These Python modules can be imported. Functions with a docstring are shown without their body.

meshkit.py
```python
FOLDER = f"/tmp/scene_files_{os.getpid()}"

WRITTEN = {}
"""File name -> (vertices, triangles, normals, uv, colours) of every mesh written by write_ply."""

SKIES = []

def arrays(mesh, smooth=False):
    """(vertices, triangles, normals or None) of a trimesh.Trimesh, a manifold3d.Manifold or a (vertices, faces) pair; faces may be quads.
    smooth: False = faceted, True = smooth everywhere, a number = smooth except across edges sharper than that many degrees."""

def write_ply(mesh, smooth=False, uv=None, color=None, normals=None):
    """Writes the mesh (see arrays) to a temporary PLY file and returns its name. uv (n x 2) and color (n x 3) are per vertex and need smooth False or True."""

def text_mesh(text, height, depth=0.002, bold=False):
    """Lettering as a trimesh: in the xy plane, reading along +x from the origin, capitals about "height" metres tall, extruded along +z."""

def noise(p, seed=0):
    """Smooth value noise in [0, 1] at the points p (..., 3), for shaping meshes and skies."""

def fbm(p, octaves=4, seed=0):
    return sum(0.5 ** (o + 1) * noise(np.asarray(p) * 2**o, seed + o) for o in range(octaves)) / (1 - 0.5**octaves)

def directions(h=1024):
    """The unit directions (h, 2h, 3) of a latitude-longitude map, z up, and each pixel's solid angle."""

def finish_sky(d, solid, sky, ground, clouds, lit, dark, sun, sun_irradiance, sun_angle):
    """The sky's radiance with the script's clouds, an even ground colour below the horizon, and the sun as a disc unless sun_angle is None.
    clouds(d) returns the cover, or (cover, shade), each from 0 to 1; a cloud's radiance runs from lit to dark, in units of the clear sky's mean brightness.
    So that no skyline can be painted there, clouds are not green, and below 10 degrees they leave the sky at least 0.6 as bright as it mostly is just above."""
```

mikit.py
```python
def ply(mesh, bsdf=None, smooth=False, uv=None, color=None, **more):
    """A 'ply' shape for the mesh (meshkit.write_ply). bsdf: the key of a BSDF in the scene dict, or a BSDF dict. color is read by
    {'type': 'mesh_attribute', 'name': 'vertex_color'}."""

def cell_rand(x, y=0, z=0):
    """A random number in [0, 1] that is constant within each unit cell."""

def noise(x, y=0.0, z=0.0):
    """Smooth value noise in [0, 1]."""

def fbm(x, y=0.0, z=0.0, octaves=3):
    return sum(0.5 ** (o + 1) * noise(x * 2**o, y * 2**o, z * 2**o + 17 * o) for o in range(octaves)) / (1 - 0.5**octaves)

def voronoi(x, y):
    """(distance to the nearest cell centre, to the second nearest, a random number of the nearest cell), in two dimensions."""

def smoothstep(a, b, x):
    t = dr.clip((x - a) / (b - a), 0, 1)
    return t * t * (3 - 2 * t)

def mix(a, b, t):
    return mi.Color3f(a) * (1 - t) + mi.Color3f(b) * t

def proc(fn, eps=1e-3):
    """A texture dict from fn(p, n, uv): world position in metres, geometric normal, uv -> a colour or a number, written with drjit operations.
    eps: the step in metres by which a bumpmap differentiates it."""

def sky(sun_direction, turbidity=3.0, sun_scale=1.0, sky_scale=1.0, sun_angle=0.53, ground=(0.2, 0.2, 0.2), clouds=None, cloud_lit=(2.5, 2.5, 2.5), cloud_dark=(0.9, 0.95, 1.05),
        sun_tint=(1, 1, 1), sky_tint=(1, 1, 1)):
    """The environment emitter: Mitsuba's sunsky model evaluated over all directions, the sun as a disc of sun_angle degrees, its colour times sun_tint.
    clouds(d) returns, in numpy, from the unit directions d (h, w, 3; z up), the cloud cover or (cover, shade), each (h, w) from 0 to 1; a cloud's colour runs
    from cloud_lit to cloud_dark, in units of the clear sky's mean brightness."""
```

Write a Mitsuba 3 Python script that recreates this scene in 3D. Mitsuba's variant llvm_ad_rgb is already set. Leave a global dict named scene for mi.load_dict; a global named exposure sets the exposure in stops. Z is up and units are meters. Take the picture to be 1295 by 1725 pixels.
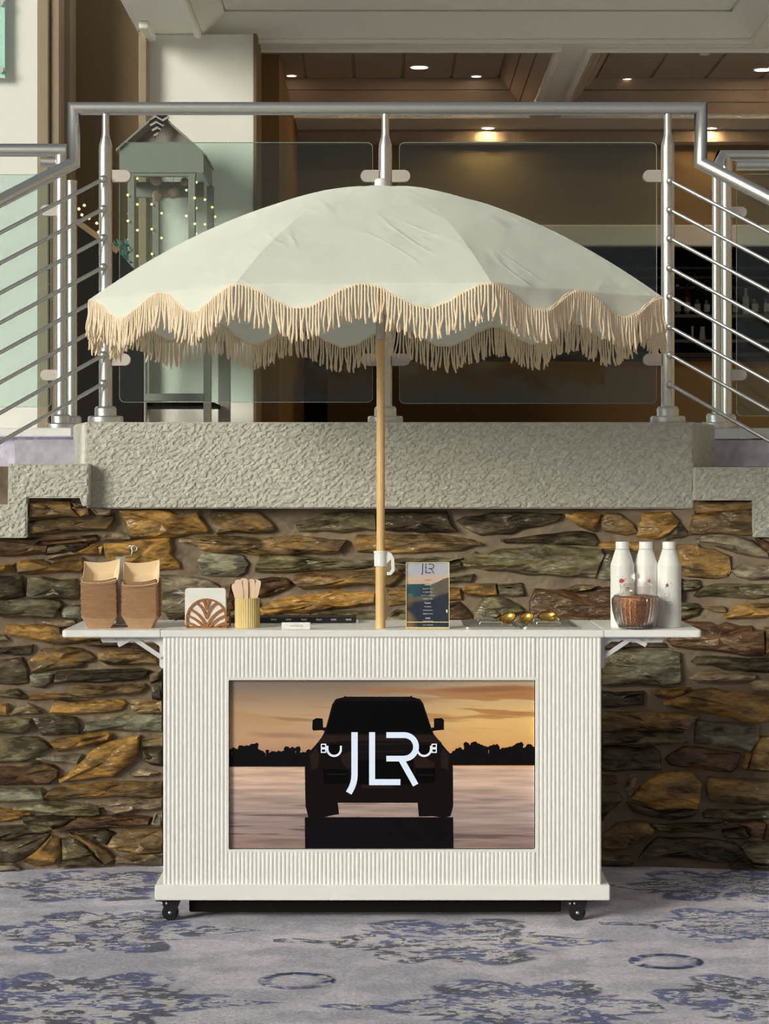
import math, random, re
import numpy as np, trimesh, drjit as dr, mitsuba as mi
import manifold3d as m3
from shapely.geometry import Polygon, LineString, Point, box as sbox, MultiPolygon
from shapely.ops import unary_union
from shapely import affinity
import mikit, meshkit
from mikit import noise, fbm, smoothstep, mix
T = mi.ScalarTransform4f
RNG = random.Random(7)
NR = np.random.RandomState(7)
scene, labels = {}, {}

# ------------------------------------------------------------------ camera, sky, exposure
F, CX, CY, DIST, EYE = 3815.0, 647.5, 818.0, 7.0, 1.353
scene['camera'] = {'type': 'perspective', 'fov': math.degrees(2*math.atan(1295/2/F)), 'fov_axis': 'x', 'near_clip': 0.1, 'far_clip': 200.0,
                   'principal_point_offset_x': 0.0, 'principal_point_offset_y': (862.5-CY)/1725,
                   'to_world': T().look_at(origin=[0, -DIST, EYE], target=[0, 0, EYE], up=[0, 0, 1])}
exposure = 0.8
def overcast(d):
    n = meshkit.fbm(np.stack([d[..., 0]*2.2, d[..., 1]*2.2, d[..., 2]*3.5], -1), 4, 3)
    return 0.85+0.15*n, 0.25+0.5*n
scene['sky'] = mikit.sky((-0.66, -0.70, 0.26), turbidity=4.0, sun_scale=2.3, sky_scale=1.05, sun_angle=24, sun_tint=(.69, .97, 1.68), ground=(0.66, 0.65, 0.63), clouds=overcast,
                         cloud_lit=(1.36, 1.46, 1.52), cloud_dark=(1.0, 1.06, 1.14))

def PX(px, Y): return (px-CX)*(Y+DIST)/F
def PZ(py, Y): return EYE-(py-CY)*(Y+DIST)/F
def PT(px, py, Y): return np.array([PX(px, Y), Y, PZ(py, Y)])

# ------------------------------------------------------------------ materials
def rgb(c): return {'type': 'rgb', 'value': [float(x) for x in c]}
def mat(name, col, rough=0.5, spec=0.5, metal=0.0, bump=None, two=True, **kw):
    b = {'type': 'principled', 'base_color': rgb(col) if not callable(col) else mikit.proc(col), 'roughness': rough if not callable(rough) else mikit.proc(rough), 'specular': spec, 'metallic': metal, **kw}
    if bump: b = {'type': 'bumpmap', 'relief': mikit.proc(bump[0], bump[2] if len(bump) > 2 else 1e-3), 'scale': bump[1], 'bsdf': b}
    scene[name] = {'type': 'twosided', 'bsdf': b} if two else b
    return name
WHITE = mat('m_white', (.82, .82, .81), .35)
WHITEP = mat('m_white_plastic', (.84, .84, .83), .3)
PAINT = mat('m_white_paint', (.80, .80, .77), .6)
STEEL = 'm_steel'; scene[STEEL] = {'type': 'roughconductor', 'material': 'none', 'specular_reflectance': rgb((.80, .78, .74)), 'alpha': .12, 'distribution': 'ggx'}
PLATE = 'm_plate'; scene[PLATE] = {'type': 'roughconductor', 'material': 'none', 'specular_reflectance': rgb((.66, .60, .55)), 'alpha': .35, 'distribution': 'ggx'}
GOLD = 'm_gold'; scene[GOLD] = {'type': 'roughconductor', 'material': 'none', 'specular_reflectance': rgb((.66, .45, .14)), 'alpha': .14, 'distribution': 'ggx'}
BLACK = mat('m_black', (.012, .012, .014), .35)
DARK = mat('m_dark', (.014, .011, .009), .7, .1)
BRACKET = mat('m_bracket', (.62, .62, .64), .4)

PAL = {'o': (.37, .205, .055), 'b': (.215, .140, .062), 'd': (.085, .064, .038), 'r': (.130, .068, .034), 'g': (.165, .138, .070), 't': (.29, .275, .19), 'p': (.34, .255, .16), 'k': (.25, .208, .138)}
KEYS = list(PAL)
def stone_col(p, n, uv):
    u, r = uv.x*10, uv.y
    base, other = mi.Color3f(0), mi.Color3f(0)
    for i, k in enumerate(KEYS):
        m = (u >= i) & (u < i+1)
        base = dr.select(m, mi.Color3f(PAL[k]), base)
        other = dr.select(m, mi.Color3f(PAL[{'o': 'b', 'b': 'o', 'd': 'g', 'r': 'b', 'g': 't', 't': 'g', 'p': 'b', 'k': 'd'}[k]]), other)
    n1 = fbm(p.x*16+r*91, p.y*16, p.z*42+r*37, 4)
    n2 = fbm(p.x*9+r*53, p.y*9+3, p.z*20, 3)
    n3 = fbm(p.x*60, p.y*60+r*11, p.z*110, 2)
    c = mix(base, other, smoothstep(.48, .70, n2)*.75)
    vein = smoothstep(.0, .045, dr.abs(n1-.5))
    dkp = smoothstep(.34, .52, fbm(p.x*13+r*17, p.y*13, p.z*26+r*29, 4))
    return c*(.30+1.45*n1)*(.65+.7*n3)*(.8+.2*vein)*(.45+.55*dkp)*(.8+.45*r)
def stone_bump(p, n, uv): return fbm(p.x*22+uv.y*7, p.y*22, p.z*60, 4)
def stone_rough(p, n, uv): return .22+.35*noise(p.x*30, p.y*30, p.z*50)
STONE = mat('m_stone', stone_col, stone_rough, .55, bump=(stone_bump, .016, .0015))
def mortar_col(p, n, uv): return mi.Color3f(.235, .180, .125)*(.55+.85*fbm(p.x*14, p.y*14, p.z*18, 3))
def mortar_bump(p, n, uv): return fbm(p.x*34, p.y*34, p.z*34, 4)
MORTAR = mat('m_mortar', mortar_col, .6, .35, bump=(mortar_bump, .010, .002))
def render_bump(p, n, uv):
    a = fbm(p.x*85, p.y*85, p.z*85, 2)
    return smoothstep(.25, .75, a)+.25*noise(p.x*230, p.y*230, p.z*230)
def render_col(p, n, uv): return mi.Color3f(.52, .515, .455)*(.80+.4*fbm(p.x*70, p.y*70, p.z*70, 2))
RENDER = mat('m_render', render_col, .85, .25)

# carpet: lilac grey with blue damask rosettes
ROS = [(-.86, -.12, .36), (.20, -.27, .37), (-.82, -1.08, .40), (.36, -1.12, .36), (-.98, .66, .33), (1.13, .66, .34), (1.10, -.02, .30), (1.02, -1.0, .32), (-.24, -.81, .105), (.80, -.56, .105), (.15, .75, .3),
       (-1.75, .25, .35), (1.9, .1, .35), (-.05, -1.9, .36), (-1.5, -1.9, .36), (1.2, -1.9, .36), (-1.7, -1.0, .3), (1.8, -1.0, .34), (-.4, -2.7, .36), (.9, -2.8, .36)]
def carpet_col(p, n, uv):
    x = p.x+.07*(fbm(p.x*7, p.y*7, 1, 3)-.5)
    y = p.y+.07*(fbm(p.x*7, p.y*7, 9, 3)-.5)
    best, lx, ly, R, sd = mi.Float(9), mi.Float(0), mi.Float(0), mi.Float(1), mi.Float(0)
    for i, (cx, cy, r) in enumerate(ROS):
        dx, dy = (x-cx)/r, (y-cy)/r
        d = dr.sqrt(dx*dx+dy*dy)
        m = d < best
        best = dr.select(m, d, best); lx = dr.select(m, dx, lx); ly = dr.select(m, dy, ly); R = dr.select(m, mi.Float(r), R); sd = dr.select(m, mi.Float(i*7.3), sd)
    rg = mi.Float(0)
    for cx, cy, r in ROS:
        if r < .15:
            q = dr.sqrt(dr.square(p.x-cx)+dr.square(p.y-cy))/r
            rg = dr.maximum(rg, smoothstep(1.06, .98, q)*(smoothstep(.58, .80, q)*.85+.15)*smoothstep(.15, .4, noise(p.x*60, p.y*60)*.6+.4*noise(p.x*25, p.y*40)))
    ang = dr.atan2(ly, lx)
    f = dr.abs(ang/(2*math.pi)*6-dr.floor(ang/(2*math.pi)*6+.5))*2
    ds = best
    small = R < .15
    lob = 1-.30*smoothstep(.25, .9, f)+.14*smoothstep(.8, 1., f)+.55*smoothstep(.13, .0, dr.abs(ly)-.04*dr.sin(lx*8))*smoothstep(.4, .8, dr.abs(lx))
    inside = smoothstep(lob+.02, lob-.06, ds)
    k = noise(dr.abs(lx)*7+sd, dr.abs(ly)*10+sd, 1.5)*.36+noise(dr.abs(lx)*17+sd, dr.abs(ly)*26, 4.)*.34+noise(dr.abs(lx)*40+sd, ly*60, 2.)*.30
    edge = smoothstep(.34, .04, lob-ds)
    ring = smoothstep(.10, .02, dr.abs(ds-.52))
    orn = inside*smoothstep(.46, .56, k+.17*edge+.08*ring)
    orn = dr.select(small, 0., orn)
    wear = fbm(x*26, y*26, 0, 4)
    fine = fbm(x*150, y*150, 5, 2)
    orn = dr.maximum(orn*smoothstep(.30, .46, wear)*(.65+.35*fine), rg*(.55+.45*smoothstep(.3, .5, wear)))
    cream = dr.select(small, 0., inside)*smoothstep(.56, .66, noise(dr.abs(lx)*22+sd, dr.abs(ly)*34, 6.5))*.8
    blue = mix(mi.Color3f(.060, .088, .25), mi.Color3f(.036, .044, .085), smoothstep(.35, .65, noise(lx*4+sd, ly*4)))
    base = mix(mi.Color3f(.42, .41, .49), mi.Color3f(.58, .565, .63), smoothstep(.3, .7, fbm(x*9, y*9, 2, 4)))*(.74+.52*fine)
    c = mix(base, mi.Color3f(.60, .57, .50), cream)
    return mix(c, blue, orn*.95)
def carpet_bump(p, n, uv): return fbm(p.x*220, p.y*220, p.z*220, 2)
CARPET = mat('m_carpet', carpet_col, .95, .1, bump=(carpet_bump, .003, .001))
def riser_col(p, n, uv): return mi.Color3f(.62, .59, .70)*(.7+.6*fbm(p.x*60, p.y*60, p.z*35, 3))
RISER = mat('m_riser', riser_col, .95, .1)  # pale lilac carries the daylight on the left side in its colour
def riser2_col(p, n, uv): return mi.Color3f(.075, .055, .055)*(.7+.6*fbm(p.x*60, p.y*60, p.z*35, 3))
RISER2 = mat('m_riser_dark', riser2_col, .95, .1)  # same carpet darkened: shade at the right put into the colour
def fabric_col(p, n, uv): return mi.Color3f(.87, .90, .81)*(.97+.05*fbm(p.x*5, p.y*5, p.z*5, 2))
def fabric_bump(p, n, uv): return fbm(p.x*9+p.z*4, p.y*9, p.z*9-p.x*3, 3)+.22*smoothstep(.05, .0, dr.abs(noise((p.x+p.z*1.3)*13, p.y*3, (p.z-p.x*.6)*3)-.5))*smoothstep(.45, .6, noise(p.x*5, p.y*5, p.z*5+8))
FABRIC = 'm_fabric'
scene[FABRIC] = {'type': 'bumpmap', 'relief': mikit.proc(fabric_bump, .004), 'scale': .008, 'bsdf': {'type': 'principledthin', 'base_color': mikit.proc(fabric_col), 'roughness': .8, 'diff_trans': .34, 'spec_trans': 0.0}}
FRINGE = mat('m_fringe', (.88, .74, .55), .9, .1)
def wood_col(p, n, uv): return mix(mi.Color3f(.66, .42, .17), mi.Color3f(.78, .54, .25), fbm(p.x*60, p.y*60, p.z*4, 3))
WOOD = mat('m_wood', wood_col, .45)
KRAFT = mat('m_kraft', (.66, .44, .25), .8, .2)
KRAFTIN = mat('m_kraft_inside', (.80, .62, .40), .75, .2)
CARTGREY = mat('m_cart_grey', (.27, .255, .225), .6)
BROWN = mat('m_brown_wall', (.20, .145, .085), .75, .2)
TAN = mat('m_tan', (.33, .265, .19), .7, .2)
TILE = mat('m_tile', (.42, .345, .29), .8, .2)  # tan stands for dim light on the white ceiling paint
CREAM = mat('m_cream', (.80, .80, .76), .7, .2)
OLIVE = mat('m_panel_wall', (.25, .185, .11), .7, .2)
PANE = 'm_pane'; scene[PANE] = {'type': 'thindielectric', 'int_ior': 1.5, 'specular_transmittance': rgb((.74, .91, .86)), 'specular_reflectance': rgb((1, 1, 1))}
PANEEDGE = mat('m_pane_edge', (.26, .32, .27), .2)
GLASS = 'm_glass'; scene[GLASS] = {'type': 'dielectric', 'int_ior': 1.5, 'ext_ior': 1.0}
CLEAR = 'm_clear'; scene[CLEAR] = {'type': 'thindielectric', 'int_ior': 1.49}

# ------------------------------------------------------------------ helpers
def numbered(name):
    if name not in scene and name not in labels and not any(k.startswith(name+'__') for k in scene): return name
    i = 1
    while True:
        k = f'{name}_{i:03d}'
        if k not in scene and k not in labels and k not in TAKEN: return k
        i += 1
TAKEN = set(); COUNT = {}
def uniq(name):
    c = COUNT.get(name, 0); COUNT[name] = c+1
    return name if c == 0 else f'{name}_{c:03d}'
def thing(name, label=None, cat=None, group=None):
    k = uniq(name)
    labels[k] = {'label': label, 'category': cat}
    if group: labels[k]['group'] = group
    return k
def obj(name, mesh, m, parent=None, smooth=False, label=None, cat=None, group=None, kind=None, tw=None, **more):
    k = uniq(parent+'__'+name if parent else name)
    sh = mesh if isinstance(mesh, dict) else mikit.ply(mesh, m, smooth, **more)
    if tw is not None: sh = {**sh, 'to_world': tw}
    scene[k] = sh
    d = {}
    if label: d['label'] = label
    if cat: d['category'] = cat
    if group: d['group'] = group
    if kind: d['kind'] = kind
    if d: labels[k] = d
    return k
def struct(name, mesh, m, label, parent=None, smooth=False, **more):
    return obj(name, mesh, m, parent, smooth, label=label, kind='structure', **more)
def cat_(ms): return trimesh.util.concatenate([m for m in ms])
def hull(pts): return trimesh.convex.convex_hull(np.asarray(pts, float))
def bx(x0, x1, y0, y1, z0, z1, b=0.0):
    if b <= 0:
        m = trimesh.creation.box((x1-x0, y1-y0, z1-z0)); m.apply_translation(((x0+x1)/2, (y0+y1)/2, (z0+z1)/2)); return m
    b = min(b, (x1-x0)/2.01, (y1-y0)/2.01, (z1-z0)/2.01)
    pts = []
    for x, sx in ((x0, 1), (x1, -1)):
        for y, sy in ((y0, 1), (y1, -1)):
            for z, sz in ((z0, 1), (z1, -1)):
                pts += [(x+sx*b, y+sy*b, z), (x+sx*b, y, z+sz*b), (x, y+sy*b, z+sz*b)]
    return hull(pts)
def lathe(prof, n=32, at=(0, 0, 0)):
    m = trimesh.creation.revolve(np.array(prof, float), sections=n)
    if m.volume < 0: m.invert()
    m.apply_translation(at); return m
def tube(pts, r, n=12, cap=True):
    """Round tube through the points, mitred at the corners."""
    P = np.array(pts, float); N = len(P)
    D = np.diff(P, axis=0); D /= np.linalg.norm(D, axis=1, keepdims=True)
    up = np.array([0, 0, 1.]) if abs(D[0][2]) < .9 else np.array([1., 0, 0])
    a = np.cross(D[0], up); a /= np.linalg.norm(a); b = np.cross(D[0], a)
    rs = np.broadcast_to(np.asarray(r, float), (N,))
    th = np.arange(n)*2*np.pi/n
    ring = np.cos(th)[:, None]*a+np.sin(th)[:, None]*b
    V = []
    for i in range(N):
        if 0 < i < N-1: nn = D[i-1]+D[i]; nn /= np.linalg.norm(nn)
        else: nn = D[min(i, N-2)]
        d = D[max(i-1, 0)]
        o = ring*rs[i]
        o = o-d*((o@nn)/(d@nn))[:, None]
        V.append(P[i]+o)
        if i < N-1:
            d2 = D[i]; rr = o-d2*((o@nn)/(d2@nn))[:, None]*0
            rr = rr-np.outer(rr@d2, d2); rr /= np.linalg.norm(rr, axis=1, keepdims=True); ring = rr
    V = np.vstack(V); Fc = []
    for i in range(N-1):
        for j in range(n):
            k = (j+1) % n
            A, B, C, E = i*n+j, i*n+k, (i+1)*n+k, (i+1)*n+j
            Fc += [(A, B, C), (A, C, E)]
    if cap:
        V = np.vstack([V, P[0], P[-1]])
        for j in range(n):
            k = (j+1) % n
            Fc += [(N*n, k, j), (N*n+1, (N-1)*n+j, (N-1)*n+k)]
    m = trimesh.Trimesh(V, Fc, process=False)
    if m.volume < 0: m.invert()
    return m
def cyl(p0, p1, r, n=20): return tube([p0, p1], r, n)
def prism(poly, y0, y1):
    """Shapely polygon in x-z, extruded from y0 to y1."""
    ms = []
    for g in getattr(poly, 'geoms', [poly]):
        if g.is_empty or g.area < 1e-9: continue
        m = trimesh.creation.extrude_polygon(g, y1-y0, engine='earcut')
        v = m.vertices.copy(); m.vertices = np.stack([v[:, 0], y1-v[:, 2], v[:, 1]], -1)
        if m.volume < 0: m.invert()
        ms.append(m)
    return cat_(ms)
def prism_z(poly, z0, z1):
    ms = []
    for g in getattr(poly, 'geoms', [poly]):
        m = trimesh.creation.extrude_polygon(g, z1-z0, engine='earcut'); m.apply_translation((0, 0, z0)); ms.append(m)
    return cat_(ms)
def quadgrid(P):
    """(a, b, 3) grid of points -> trimesh."""
    a, b = P.shape[:2]
    i = np.arange(a*b).reshape(a, b)
    f = np.concatenate([np.stack([i[:-1, :-1], i[:-1, 1:], i[1:, 1:]], -1).reshape(-1, 3), np.stack([i[:-1, :-1], i[1:, 1:], i[1:, :-1]], -1).reshape(-1, 3)])
    return trimesh.Trimesh(P.reshape(-1, 3), f, process=False)
def slab(quad, t):
    """Plank: quad of 4 points thickened by t along its normal."""
    q = np.array(quad, float); n = np.cross(q[1]-q[0], q[3]-q[0]); n /= np.linalg.norm(n)
    return hull(np.vstack([q, q+n*t]))
def ball(c, r, s=2):
    m = trimesh.creation.icosphere(subdivisions=s, radius=1.0); m.vertices = m.vertices*np.broadcast_to(r, 3)+np.asarray(c); return m
def text(s, h, x, y, z, m, parent, name='lettering', center=True, bold=False, depth=.0006, label=None):
    t = meshkit.text_mesh(s, h, depth, bold)
    v = t.vertices.copy(); w = v[:, 0].max()
    t.vertices = np.stack([x+v[:, 0]-(w/2 if center else 0), y-v[:, 2], z+v[:, 1]], -1)
    return obj(name, t, m, parent, label=label)
# ------------------------------------------------------------------ floor, stone wall, render ledge, platform
fl = quadgrid(np.array([[(x, y, 0.0) for x in np.linspace(-6, 6, 3)] for y in (-12, -3, 1.6)]))
fl.invert() if fl.face_normals[0][2] < 0 else None
struct('floor', fl, CARPET, 'lilac grey carpet with blue damask rosettes across the foyer')

def YW(X): return 1.12-.09*X*X
def wall_pt(px, py, depth=0.0):
    Y = 1.0
    for _ in range(4): Y = YW(PX(px, Y))
    X = PX(px, Y); return X, PZ(py, Y)
xs = np.linspace(-2.6, 2.6, 53)
front = np.array([[(x, YW(x), z) for x in xs] for z in np.linspace(0, 1.42, 3)])
g = quadgrid(front)
g.invert() if g.face_normals[0][1] > 0 else None
back = trimesh.Trimesh(np.vstack([front[-1], front[-1]+[0, .28, 0]]), [(i, i+1, i+54) for i in range(52)]+[(i, i+54, i+53) for i in range(52)], process=False)
struct('wall_back', cat_([g, back]), MORTAR, 'rubble stone wall with buff mortar behind the white serving cart')

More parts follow.
